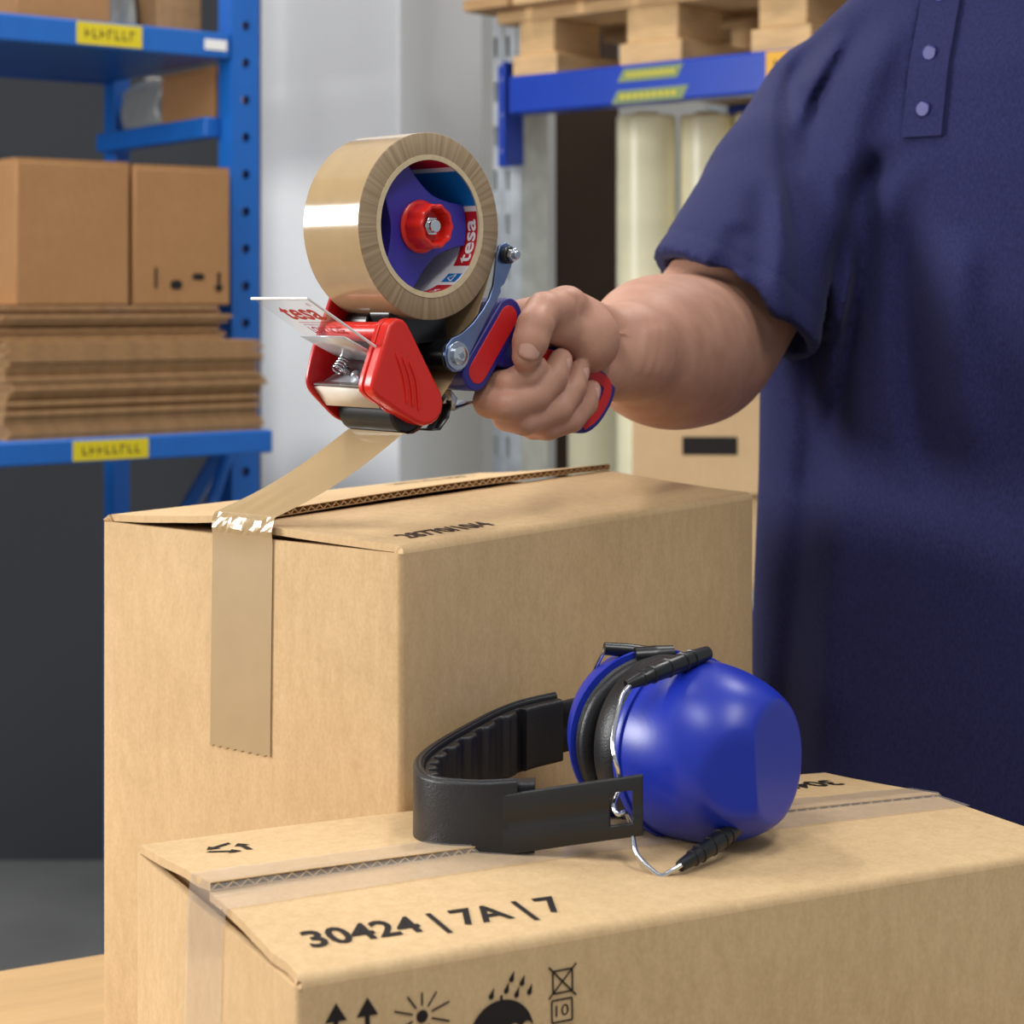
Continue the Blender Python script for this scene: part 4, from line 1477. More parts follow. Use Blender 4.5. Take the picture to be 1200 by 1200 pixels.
for a0, a1, mat in ((66, 125, 'lab_red'), (59, 66, 'white'), (20, 59, 'lab_blue'), (15, 20, 'white'), (-36, 15, 'lab_red'), (-45, -36, 'white'), (-57, -45, 'lab_blue'), (-62, -57, 'white'), (-88, -62, 'lab_red'), (-140, -88, 'white')):
    if mat == 'lab_red' and a0 > -90 and a0 < 60:
        arc_patch('core_label', a0, a1, 1.2, 14.5, mat); arc_patch('core_label', a0, a1, 14.5, 49, 'white')
    elif mat == 'lab_blue' and a0 < 0:
        arc_patch('core_label', a0, a1, 2.5, 14.5, mat); arc_patch('core_label', a0, a1, 14.5, 49, 'white'); arc_patch('core_label', a0, a1, 0.5, 2.5, 'white')
    else:
        arc_patch('core_label', a0, a1, 0.5, 49, mat)
def core_text(s, size, width, a_start, y_base, mat, bold=0.0):
    vs, fs = text_mb(s, size, bold, width)
    mb = MB()
    def fn(a, b):
        t = math.radians(a_start) + a / 37.8
        y = y_base + b
        return mmv(37.85 * math.cos(t), y, 37.85 * math.sin(t))
    thick_print(mb, vs, fs, fn); build('lettering', mb, mat, core, fix=False)
core_text('tesa', 14, 27, -33, 2.6, 'white', 0.25)
core_text('04', 7, 6, -82, 3.5, 'white', 0.1)
tri = MB()
for k in range(3):
    a, b = math.radians(90 + 120 * k), math.radians(210 + 120 * k)
    p0 = (-51 + 4.2 * math.cos(a) * 1.3, 8.5 + 3.4 * math.sin(a)); p1 = (-51 + 4.2 * math.cos(b) * 1.3, 8.5 + 3.4 * math.sin(b))
    d = Vector((p1[0] - p0[0], p1[1] - p0[1])).normalized(); w_ = Vector((-d.y, d.x)) * 0.45
    q = [Vector(p0) - w_, Vector(p1) - w_, Vector(p1) + w_, Vector(p0) + w_]
    tri.add([mmv(37.9 * math.cos(math.radians(v.x)), v.y, 37.9 * math.sin(math.radians(v.x))) for v in q], [(0, 1, 2, 3)])
build('recycling_mark', tri, 'white', core, fix=False)

# tape path inside the dispenser: roll -> guide roller -> lower roller
path = []
for a in (4, -4, -12, -20):
    q = math.radians(a); path.append((54.15 * math.cos(q), 54.15 * math.sin(q)))
for a in (-18, -30, -45, -56):
    q = math.radians(a); path.append((17.4 + 9.7 * math.cos(q), -74.8 + 9.7 * math.sin(q)))
for a in (-40, -60, -80, -100, -112):
    q = math.radians(a); path.append((-15 + 12.95 * math.cos(q), -106 + 12.95 * math.sin(q)))
mb = MB(); vs = []
pth = []
for i in range(len(path) - 1):
    for k in range(3):
        t = k / 3; pth.append((path[i][0] * (1 - t) + path[i + 1][0] * t, path[i][1] * (1 - t) + path[i + 1][1] * t))
pth.append(path[-1])
for x, z in pth: vs += [mmv(x, 0.6 if z > -95 else 1.0, z), mmv(x, 50.2, z)]
mb.add(vs, [(2 * i, 2 * i + 1, 2 * i + 3, 2 * i + 2) for i in range(len(pth) - 1)])
build('fed_tape', mb, 'tape', roll, smooth=60)

# free strip from the lower roller down to the carton edge and over its front wall
inv = Matrix.Translation(DO) @ Matrix.Rotation(DR, 4, 'Z')
inv = inv.inverted()
Ma = Matrix.Translation(ca.location) @ Matrix.Rotation(UA, 4, 'Z')


def box_a(x, y, z):
    return inv @ (Ma @ Vector((x, y, z)))


A0 = mmv(path[-1][0], 1.0, path[-1][1]); A1 = mmv(path[-1][0], 50.2, path[-1][1])
yR, yL = 0.0985, 0.1490
ZT = HA + 0.0092
B0 = box_a(0.003, yR, ZT); B1 = box_a(0.003, yL, ZT)
rows = []
NS, NC = 26, 16
for i in range(NS + 1):
    t = i / NS
    row = []
    for j in range(NC + 1):
        s = j / NC
        p = (A0 * (1 - s) + A1 * s) * (1 - t) + (B0 * (1 - s) + B1 * s) * t
        bulge = math.sin(math.pi * t) * 0.004 - 0.0022 * math.sin(math.pi * s) * t * (1 - t) * 4
        cr = 0.0011 * math.sin(s * 22 + 3 * t) * max(0, t - 0.55) / 0.45 * math.sin(math.pi * s)
        row.append(p + Vector((0, 0, -bulge + cr * (1 - max(0, t - 0.9) * 10))))
    rows.append(row)
rnd_ = random.Random(3)
for x, z_, wr in ((0.0012, ZT - 0.0006, 0.3), (0.0002, ZT - 0.003, 1), (-0.0008, ZT - 0.006, 1), (-0.0015, ZT - 0.009, 1), (-0.0013, ZT - 0.012, 0.5)):
    rows.append([box_a(x - 0.0008 * wr * rnd_.random(), yR + (yL - yR) * j / NC, z_ + 0.0008 * wr * rnd_.uniform(-1, 1)) for j in range(NC + 1)])
for k in range(12):
    z = HA - 0.007 - 0.1235 * k / 11
    tt = z / HA
    row = []
    for j in range(NC + 1):
        y = yR + (yL - yR) * j / NC
        ey = (y / WA - 0.5) * 2
        jag = (0.0012 if j % 2 else 0) if k == 11 else 0
        row.append(box_a(-0.0008 - 0.0025 * math.sin(math.pi * min(1, tt)) * (1 - ey * ey), y, z + jag))
    rows.append(row)
cut = NS + 1
mb = MB(); vs = [p for r in rows[:cut] for p in r]; k = NC + 1
mb.add(vs, [(i * k + j, (i + 1) * k + j, (i + 1) * k + j + 1, i * k + j + 1) for i in range(cut - 1) for j in range(NC)])
st_ = build('free_strip', mb, 'tape_free', roll, smooth=60)
st_['label'] = 'glossy stretched strip of tape'
fold_rows = rows[cut - 1:cut + 5]
mb = MB(); vs = [p for q_r in fold_rows for p in q_r]
mb.add(vs, [(i * k + j, (i + 1) * k + j, (i + 1) * k + j + 1, i * k + j + 1) for i in range(len(fold_rows) - 1) for j in range(NC)])
build('creased_fold', mb, 'tape_free', roll)
mb = MB(); rr2 = rows[cut + 4:]
vs = [p for r in rr2 for p in r]
mb.add(vs, [(i * k + j, (i + 1) * k + j, (i + 1) * k + j + 1, i * k + j + 1) for i in range(len(rr2) - 1) for j in range(NC)])
build('stuck_strip', mb, 'tape_stuck', roll, smooth=60)

# ================================================================== EAR DEFENDERS
em = empty('ear_defenders', W(20, 1020, -278))
tag(em, 'royal blue ear defenders with black padded headband lying on the low carton', 'ear defenders')
eb = Vector(em.location)


def E(x, y, z):
    return W(x, y, z) - eb


def EP(px, py, Y):
    return E((px - 600) / 2263 * Y, Y, (350 - py) / 2263 * Y)


# headband path (top edge), far end -> bend -> near end
hp = catmull([(34, 1131, -229), (0, 1106, -232), (-26, 1064, -236), (-43, 1022, -238), (-47, 993, -239), (-40, 970, -240), (-18, 957, -239), (4, 954.5, -237.5), (12, 954, -237)], 12)


def sweep(name, path, sec_fn, mat, parent, i0=0, i1=None, smooth=50):
    """closed section swept along a level path; sec_fn(t) gives (inward, down) offsets in mm"""
    i1 = len(path) - 1 if i1 is None else i1
    vs = []; m = None
    for i in range(i0, i1 + 1):
        a = path[max(0, i - 1)]; b = path[min(len(path) - 1, i + 1)]
        t = (b - a); t.z = 0; t.normalize()
        inn = Vector((-t.y, t.x, 0))        # points into the U
        sec = sec_fn((i - i0) / (i1 - i0))
        m = len(sec)
        for p, q in sec:
            c = path[i] + inn * p
            vs.append(E(c.x, c.y, c.z - q))
    fs = []
    k = i1 - i0 + 1
    for i in range(k - 1):
        for j in range(m):
            l = (j + 1) % m
            fs.append((i * m + j, i * m + l, (i + 1) * m + l, (i + 1) * m + j))
    fs.append(tuple(range(m))); fs.append(tuple((k - 1) * m + j for j in range(m)))
    return build(name, MB().add(vs, fs), mat, parent, smooth=smooth)


def rsec(p0, p1, q0, q1, r, n=3):
    return [tuple(v) for v in round_poly([(p0, q0), (p1, q0), (p1, q1), (p0, q1)], r, n)]


NP = len(hp)
band = sweep('headband_cover', hp, lambda t: rsec(-2.5 - 1.5 * math.sin(math.pi * t), 2.0, 0, 40.5, 1.8), 'leather', em, 3, NP - 14)
tp = catmull([tuple(p) for p in hp], 8)
pad = sweep('ribbed_pad', tp, lambda t: rsec(1.5, 7.0 + (6.0 * min(1, (t - 0.84) / 0.03) if t > 0.84 else (2.2 * math.tanh(2.2 * math.sin(t * 2 * math.pi * 17 + 1)) if t > 0.09 else 2.5)), 2.2, 38, 2.4, 4), 'leather', em, 26, len(tp) - 12, 60)
# stitched welt along the upper edge of the cover
wl = [E(p.x, p.y, p.z - 0.2) for p in hp[3:NP - 13]]
build('edge_piping', MB().tube(wl, 0.0010, 8), 'leather', band, smooth=60)

# flat sliders with slotted ends
def slider(name, path, h, slot):
    """curved strip; path = centre points; slot cut as a frame at the far end"""
    P = catmull(path, 8)
    o = None
    vs = []; fs = []
    n = len(P)
    rows = [-h / 2, -h / 2 + 1, -8, -2.8, -1.8, 1.8, 2.8, 8, h / 2 - 1, h / 2]
    off = [0.0, 0.5, 0.5, 0.5, 0.0, 0.0, 0.5, 0.5, 0.5, 0.0]
    def pt(i, q, d):
        a = P[max(0, i - 1)]; b = P[min(n - 1, i + 1)]; t = (b - a); t.z = 0; t.normalize()
        o_ = Vector((t.y, -t.x, 0))
        c = P[i] + o_ * d
        return E(c.x, c.y, c.z + q)
    L = [0]
    for i in range(1, n): L.append(L[-1] + (P[i] - P[i - 1]).length)
    tot = L[-1]
    def hole(i, j):
        a = (L[i] + L[i + 1]) / 2
        return slot and tot - 15.5 < a < tot - 5 and 2 <= j <= 6
    m = len(rows)
    for side in (1, -1):
        for i in range(n):
            for j in range(m):
                vs.append(pt(i, rows[j], side * 1.2 + (off[j] if side > 0 else 0)))
    K = n * m
    solid = [[not hole(i, j) for j in range(m - 1)] for i in range(n - 1)]
    def idx(s, i, j): return s * K + i * m + j
    for i in range(n - 1):
        for j in range(m - 1):
            if not solid[i][j]: continue
            fs.append((idx(0, i, j), idx(0, i + 1, j), idx(0, i + 1, j + 1), idx(0, i, j + 1)))
            fs.append((idx(1, i, j), idx(1, i, j + 1), idx(1, i + 1, j + 1), idx(1, i + 1, j)))
            for (di, dj, e0, e1) in ((-1, 0, (i, j), (i, j + 1)), (1, 0, (i + 1, j), (i + 1, j + 1)), (0, -1, (i, j), (i + 1, j)), (0, 1, (i, j + 1), (i + 1, j + 1))):
                ii, jj = i + di, j + dj
                if not (0 <= ii < n - 1 and 0 <= jj < m - 1) or not solid[ii][jj]:
                    fs.append((idx(0, *e0), idx(0, *e1), idx(1, *e1), idx(1, *e0)))
    return build(name, MB().add(vs, fs), 'black_matte', em, bevel=0.0006)


slider('band_slider', [(-16, 956, -261.5), (0, 953, -259), (20, 949.5, -255), (35, 947.5, -252.3), (50, 945, -249.5), (64, 943, -247)], 30, True)
slider('band_slider', [(22, 1124, -251), (40, 1126, -247), (58, 1122, -243), (76, 1114, -240)], 30, True)

# cups
NV = Vector((0.57, -0.82, 0.03)).normalized()
EV = Vector((0, 0, 1)).cross(NV).normalized(); EV = EV if EV.x > 0 else -EV
UV0 = NV.cross(EV).normalized(); UV0 = UV0 if UV0.z > 0 else -UV0
ta = math.radians(15)
UPV = (UV0 * math.cos(ta) + EV * math.sin(ta)); EXV = (EV * math.cos(ta) - UV0 * math.sin(ta))
RX, RZ, RD = 45.0, 46.0, 63.0


def cup_shell():
    f = Field((-0.060, -0.004, -0.060), (0.070, 0.072, 0.060), 0.0011)
    X, Y, Z = f.mesh((slice(None),) * 3)
    x = X * 1000; y = Y * 1000; z = Z * 1000
    t = np.clip(y / RD, 0, 1.2)
    xs = x - 9 * t ** 1.6
    rad = np.sqrt((xs / RX) ** 2 + (z / RZ) ** 2)
    d = ((rad ** 2.6 + (np.maximum(y, 0) / RD) ** 2.6) ** (1 / 2.6) - 1) * 42
    def cutp(px, py, nx, ny, nz, k):
        nonlocal d
        l = math.sqrt(nx * nx + ny * ny + nz * nz)
        p = ((x - px) * nx + (y - py) * ny + z * nz) / l
        h = np.clip(0.5 - 0.5 * (d - p) / k, 0, 1)
        d = p * h + d * (1 - h) + k * h * (1 - h)
    # two flat facets meeting in a ridge on the outer face
    px_, py_ = -5.0, 59.0
    l1 = ((x - px_) * 0.31 + (y - py_) * 0.95 + z * 0.09); l2 = ((x - px_) * -0.38 + (y - py_) * 0.92 - z * 0.14)
    fac = np.maximum(l1, l2) + 1.0 * np.exp(-((l1 - l2) / 1.6) ** 2) * 0
    k = 1.4
    h = np.clip(0.5 - 0.5 * (d - fac) / k, 0, 1)
    d = fac * h + d * (1 - h) + k * h * (1 - h)
    d = np.maximum(d, -y)
    f.d = (d / 1000).astype(np.float32)
    V, Fc = f.surface()
    return relax(V, Fc, 2, 0.4), Fc


CV, CF = cup_shell()


def ell_ring(mb, prof, fr, n=72):
    """elliptical ring from a profile of (scale, y)"""
    vs = []
    for i in range(n):
        a = 2 * math.pi * i / n
        for s, y in prof:
            vs.append(fr((RX + s) * math.cos(a), y, (RZ + s) * math.sin(a)))
    k = len(prof)
    return mb.add(vs, [(i * k + j, ((i + 1) % n) * k + j, ((i + 1) % n) * k + (j + 1) % k, i * k + (j + 1) % k) for i in range(n) for j in range(k)])


def ear_cup(c, sgn, pad_w, nv=None, ex=None, up_=None):
    ctr = Vector(c)
    nv = NV if nv is None else nv; ex = EXV if ex is None else ex; up_ = UPV if up_ is None else up_
    def fr(x, y, z):
        p = ctr + ex * x + nv * (y * sgn) + up_ * z
        return E(p.x, p.y, p.z)
    V = np.array([tuple(fr(*(v * 1000))) for v in CV])
    Fc = CF if sgn > 0 else CF[:, ::-1]
    cup = build_np('ear_cup', V, Fc, 'cup', em)
    ell_r = MB(); ell_ring(ell_r, [(1.6, -1.5), (1.9, 0.5), (1.2, 2.6), (-0.8, 3.0), (-6, 1.0), (-6, -1.5)], fr)
    build('cup_rim', ell_r, 'cup', cup, smooth=50)
    w = pad_w
    cu = MB(); ell_ring(cu, [(-3, -1.4), (-1.2, -3), (-0.6, -5), (-2.2, -6.6), (-1.2, -8.2), (-1.0, -w + 2.5), (-3.0, -w + 0.6), (-7, -w), (-12, -w + 1.5), (-14, -6), (-14, -1.4)], fr)
    build('ear_cushion', cu, 'leather', cup, smooth=60)
    return cup, fr


cup1, fr1 = ear_cup((90, 1003, -232.5), 1, 23)
N2 = Vector((0.22, -0.975, 0.0)).normalized()
E2 = Vector((0, 0, 1)).cross(N2); E2 = E2 if E2.x > 0 else -E2
ta2 = math.radians(12)
cup2, fr2 = ear_cup((76.0, 1035, -235.0), -1, 13, N2, E2 * math.cos(ta2) - Vector((0, 0, 1)) * math.sin(ta2), Vector((0, 0, 1)) * math.cos(ta2) + E2 * math.sin(ta2))
em_l = cup1


def grip_rod(pts, rs, studs=True, mat='black'):
    P = catmull(pts, 6)
    R = np.interp(np.linspace(0, len(rs) - 1, len(P)), range(len(rs)), rs)
    o = build('wire_grip', MB().tube(P, [r / 1000 for r in R], 14), mat, em, smooth=50)
    if studs:
        for k in range(5):
            i = int(len(P) * (0.22 + 0.14 * k)); i = min(i, len(P) - 2)
            t = (P[i + 1] - P[i]).normalized()
            build('grip_ridge', MB().lathe([(R[i] / 1000 - 0.0004, -0.0007), (R[i] / 1000 + 0.0005, -0.0004), (R[i] / 1000 + 0.0005, 0.0004), (R[i] / 1000 - 0.0004, 0.0007)], P[i], t, 14), mat, o, smooth=50)
    return o


# near wire: upper grip -> slot of the slider -> lower grip
grip_rod([EP(734, 803, 962), EP(764, 790, 968), EP(800, 776, 982), EP(829, 765, 996)], [2.6, 4.4, 4.8, 3.6])
grip_rod([EP(797, 1015, 930), EP(820, 1000, 940), EP(845, 983, 952), EP(866, 967, 962)], [2.8, 4.2, 4.8, 3.8])
w1 = catmull([EP(738, 803, 961), EP(729, 815, 958), EP(724, 835, 954), EP(718, 868, 948), EP(721, 890, 943), EP(725, 905, 945), EP(727, 922, 950), EP(722, 934, 947), EP(719, 945, 942), EP(724, 954, 939), EP(733, 952, 943), EP(738, 962, 950), EP(741, 978, 944), EP(746, 1000, 936), EP(760, 1016, 931), EP(774, 1026.5, 928), EP(786, 1021, 929), EP(800, 1013, 930)], 6)
build('steel_wire', MB().tube(w1, 0.00125, 10), 'chrome', em, smooth=60)
for px, py, Y in ((803, 783, 990), (842, 972, 970)):
    c = EP(px, py, Y)
    build('pivot_boss', MB().cyl(c - NV * 0.008, c + NV * 0.003, 0.0042, 18, bev=0.001), 'cup', em, smooth=40)
# far wire with its grip
grip_rod([EP(708, 760, 1040), EP(735, 762, 1042), EP(762, 765, 1043)], [3.4, 3.8, 3.6], False)
grip_rod([EP(744, 769, 1030), EP(768, 768, 1032), EP(789, 766, 1034)], [4.8, 5.4, 4.6], False)
w2 = catmull([EP(710, 760, 1040), EP(703, 772, 1046), EP(694, 795, 1060), EP(695, 815, 1080), EP(699, 838, 1105), EP(702, 855, 1122)], 6)
build('steel_wire', MB().tube(w2, 0.0012, 10), 'chrome', em, smooth=60)
c = EP(752, 775, 1030)
build('pivot_boss', MB().cyl(c - Vector((0, 0, 0.012)), c + Vector((0, 0, 0.001)), 0.0045, 18, bev=0.001), 'cup', em, smooth=40)

# ================================================================== PERSON
ps = empty('person', (0.385, 1.49, 0))
tag(ps, 'person in a navy polo shirt holding the tape dispenser in the right hand', 'person')
pb0 = Vector(ps.location)
Md = Matrix.Translation(DO) @ Matrix.Rotation(DR, 4, 'Z')


def H(x, y, z):
    """point in the dispenser's millimetre frame -> scene metres"""
    p = Md @ mmv(x, y, z); return (p.x, p.y, p.z)


def WW(x, y, z):
    p = W(x, y, z); return (p.x, p.y, p.z)


FING = {
    'index': ([(86, 30, -60), (60, 14, -93), (58, -5, -93), (66, -11.5, -87), (75, -10.5, -83)], [11.5, 9.6, 9.0, 8.6, 7.6]),
    'middle': ([(86, 30, -74), (52.4, 6, -103), (53, -8, -105), (72, -13, -99.7), (88.5, -12.5, -89), (97.5, -9.5, -79)], [11.5, 10.0, 9.6, 9.2, 8.7, 7.3]),
    'ring': ([(100, 32, -86), (67.3, 6, -112), (69, -7, -114.5), (93.2, -12, -107.5), (106.5, -11.5, -96), (114.5, -8.5, -86)], [11, 9.6, 9.2, 8.8, 8.2, 6.9]),
    'pinky': ([(114, 28, -97), (89.4, 6, -119), (91, -5, -119.5), (106.5, -10, -115.5), (119.7, -9.5, -106.5), (127, -7, -98)], [10, 8.6, 8.2, 7.8, 7.3, 6.3]),
}
WR = WW(75, 1252, -34)


def body_fine():
    lo = (-0.035, 1.115, CZ - 0.155); hi = (0.315, 1.635, CZ + 0.170)
    h = 0.0014
    fg = Field(lo, hi, h, 0.03)
    for nm in ('index', 'middle', 'ring', 'pinky'):
        pts, rs = FING[nm]
        g = Field(lo, hi, h, 0.03) if False else fg
        P = [H(*p) for p in pts]
        # one finger = chain blended with itself, kept apart from its neighbours by a tiny blend
        for i in range(len(P) - 1):
            fg.capsule(P[i], P[i + 1], rs[i] / 1000, rs[i + 1] / 1000, 0.0012)
    pm = Field(lo, hi, h, 0.03)
    for q, r in (((82, 28, -60), 12), ((86, 30, -74), 12.5), ((100, 32, -86), 12), ((114, 28, -97), 11)):
        pm.capsule(H(*q), WR, r / 1000, 0.024, 0.010)
    # thenar mass, thumb base, heel of the hand
    pm.capsule(H(150, 12, -60), H(112, 0, -46.5), 0.0165, 0.0125, 0.009)
    pm.ellipsoid(H(130, -3, -67), (0.019, 0.019, 0.021), None, 0.008)
    pm.capsule(H(166, 8, -84), H(140, 22, -100), 0.018, 0.013, 0.010)
    pm.capsule(H(90, 24, -54), H(115, 12, -48), 0.0105, 0.0115, 0.008)
    th = [(112, -1, -46.5), (80, -12, -49), (67, -17.5, -58), (62.5, -18.5, -67), (59.8, -17.5, -76)]
    tr = [12.2, 11.0, 10.6, 10.4, 8.6]
    T = [H(*p) for p in th]
    for i in range(len(T) - 1):
        pm.capsule(T[i], T[i + 1], tr[i] / 1000, tr[i + 1] / 1000, 0.003)
    # web between thumb and palm
    pm.capsule(H(84, -6, -57), H(118, -2, -62), 0.0095, 0.0135, 0.006)
    # forearm and upper arm: one smooth tapering chain
    arm = [WR, WW(86, 1284, -35), WW(104, 1332, -37), WW(124, 1388, -38), WW(142, 1426, -31), WW(176, 1464, 14), WW(222, 1532, 76), WW(250, 1572, 112)]
    ar = [0.0305, 0.0425, 0.0525, 0.0555, 0.0555, 0.0525, 0.046, 0.042]
    AP = catmull(arm, 16)
    AR = [v.x for v in catmull([(q, 0, 0) for q in ar], 16)]
    am = Field(lo, hi, h, 0.03)
    am.limb(AP, AR)
    # muscle relief: outer forearm belly and elbow crease
    am.groove([WW(70, 1330, 10), WW(90, 1370, 5)], 0.03, -0.003)
    k = 0.014
    t = np.clip(0.5 + 0.5 * (pm.d - am.d) / k, 0, 1)
    pm.d = pm.d * (1 - t) + am.d * t - k * t * (1 - t)
    # wrist tendons, thumb creases
    pm.groove([H(104, -13, -40), H(112, -13, -52), H(112, -16, -62)], 0.0035, 0.0010)
    pm.groove([H(109, -13, -42), H(103, -14, -55)], 0.0022, 0.0008)
    pm.groove([H(76, -24, -44), H(70, -27, -50), H(78, -24, -57)], 0.0016, 0.0005)
    pm.groove([H(150, -10, -50), H(154, -8, -64), H(150, -6, -80)], 0.005, 0.0025)
    for dx in (0, 8, 16):
        pm.groove([H(172 + dx, -14, -62), H(164 + dx, -14, -88)], 0.003, -0.0009)
    # finger joint creases on the visible segments
    for a, b in (((88, -22, -94), (94, -20, -86)), ((106, -20, -101), (112, -18, -93)), ((119, -17, -110), (124, -15, -103))):
        fg.groove([H(*a), H(*b)], 0.0018, 0.0004)
    k = 0.0012
    t = np.clip(0.5 + 0.5 * (pm.d - fg.d) / k, 0, 1)
    pm.d = pm.d * (1 - t) + fg.d * t - k * t * (1 - t)
    V, Fc = pm.surface()
    V = relax(V, Fc, 2, 0.5)
    V2_ = relax(V, Fc, 60, 0.6)
    wt = np.clip((V[:, 1] - 1.262) / 0.03, 0, 1)[:, None]
    return V * (1 - wt) + V2_ * wt, Fc


TC = np.array([0.385, 1.49])
FD = np.array([-0.65, -0.76]); SD = np.array([0.76, -0.65])     # facing, and towards the left shoulder


def tpt(s, f, z):
    """torso frame: sideways, forward, height (from the lens) -> scene"""
    p = TC + SD * s + FD * f
    return (float(p[0]), float(p[1]), CZ + z)


def body_coarse():
    f = Field((0.05, 1.0, 0.05), (0.85, 1.85, CZ + 0.66), 0.009, 0.06)
    for s, z0, z1, r0, r1 in ((-0.09, 0.14, -0.20, 0.085, 0.075), (0.09, 0.14, -0.20, 0.085, 0.075), (0, 0.18, -0.2, 0.09, 0.085), (-0.06, -0.2, -0.42, 0.085, 0.09), (0.06, -0.2, -0.42, 0.085, 0.09)):
        f.capsule(tpt(s, 0, z0), tpt(s, 0, z1), r0, r1, 0.03)
    for sg in (-1, 1):
        f.capsule(tpt(0, 0, 0.20), tpt(0.140 * sg, 0, 0.135), 0.050, 0.040, 0.03)
        f.capsule(tpt(0.085 * sg, 0, -0.42), tpt(0.095 * sg, 0.01, -0.80), 0.075, 0.052, 0.02)
        f.capsule(tpt(0.095 * sg, 0.01, -0.80), tpt(0.10 * sg, -0.01, -1.19), 0.052, 0.038, 0.02)
    f.capsule(tpt(0, 0, 0.2), tpt(0, 0.02, 0.34), 0.060, 0.055, 0.02)
    # head: skull, jaw, nose, ears, brow
    hc = tpt(0, 0.045, 0.455)
    f.ellipsoid(hc, (0.078, 0.096, 0.115), [tuple(SD) + (0,), tuple(FD) + (0,), (0, 0, 1)], 0.01)
    f.capsule(tpt(0, 0.075, 0.40), tpt(0, 0.105, 0.365), 0.055, 0.035, 0.02)
    f.capsule(tpt(0, 0.140, 0.455), tpt(0, 0.156, 0.425), 0.010, 0.015, 0.010)
    for sg in (-1, 1):
        f.capsule(tpt(0.082 * sg, 0.03, 0.465), tpt(0.078 * sg, 0.035, 0.42), 0.016, 0.011, 0.006)
        f.capsule(tpt(0.020 * sg, 0.130, 0.485), tpt(0.050 * sg, 0.120, 0.482), 0.011, 0.010, 0.01)
    f.groove([tpt(-0.025, 0.142, 0.385), tpt(0.025, 0.142, 0.385)], 0.010, 0.004)
    # left arm hanging beside the body with a loosely curled hand
    sh = tpt(0.172, -0.012, 0.12); el = tpt(0.25, -0.02, -0.13); wr = tpt(0.26, 0.06, -0.36)
    f.capsule(sh, el, 0.046, 0.043, 0.02); f.capsule(el, wr, 0.045, 0.029, 0.02)
    f.capsule(wr, tpt(0.262, 0.085, -0.44), 0.028, 0.032, 0.01)
    for k in range(4):
        a = 0.045 + 0.024 * k
        f.capsule(tpt(0.262, a, -0.45), tpt(0.255, a + 0.012, -0.49 - 0.006 * (k in (1, 2))), 0.0105, 0.010, 0.003)
        f.capsule(tpt(0.255, a + 0.012, -0.49 - 0.006 * (k in (1, 2))), tpt(0.238, a + 0.018, -0.525), 0.010, 0.0085, 0.003)
    f.capsule(tpt(0.25, 0.09, -0.40), tpt(0.235, 0.135, -0.45), 0.014, 0.010, 0.006)
    V, Fc = f.surface()
    return relax(V, Fc, 3, 0.5), Fc


def to_person(V):
    return np.asarray(V) - np.array(pb0)


V1, F1 = body_fine()
V2, F2 = body_coarse()
body = build_np('body', to_person(np.vstack([V1, V2])), np.vstack([F1, F2 + len(V1)]), 'skin', ps)


# fingernails
def nail(c, along, outw, w, l, lift=0.0003):
    c = Vector(H(*c)); R3 = Matrix.Rotation(DR, 3, 'Z')
    al = (R3 @ Vector(along)).normalized(); ou = (R3 @ Vector(outw)); ou = (ou - al * ou.dot(al)).normalized()
    si = al.cross(ou)
    def fn(u, v):
        a = (u - 0.5) * 2; b = (v - 0.5) * 2
        sx = w * (1 - 0.22 * max(0, b) ** 6 - 0.40 * max(0, -b) ** 4)
        return c + si * a * sx + al * (b * l + (0.12 * l * (1 - a * a) * (1 if b > 0.5 else (-1 if b < -0.5 else 0)) * abs(b))) + ou * (lift - 0.50 * w * a * a - 0.14 * l * b * b) - pb0
    o = build('fingernail', MB().grid(fn, 10, 10), 'nail', ps, smooth=70, solid=0.0005)
    return o


nail((55.4, -26.4, -69.0), (-0.22, 0.03, -1), (-0.55, -0.83, 0.12), 0.0070, 0.0076)
nail((96.4, -18.0, -83.5), (0.62, 0.2, 0.76), (0.25, -1, -0.25), 0.0046, 0.0060)
nail((113.8, -16.4, -90.0), (0.55, 0.2, 0.8), (0.25, -1, -0.25), 0.0045, 0.0060)
nail((126.8, -14.0, -101.2), (0.55, 0.2, 0.8), (0.25, -1, -0.25), 0.0039, 0.0052)


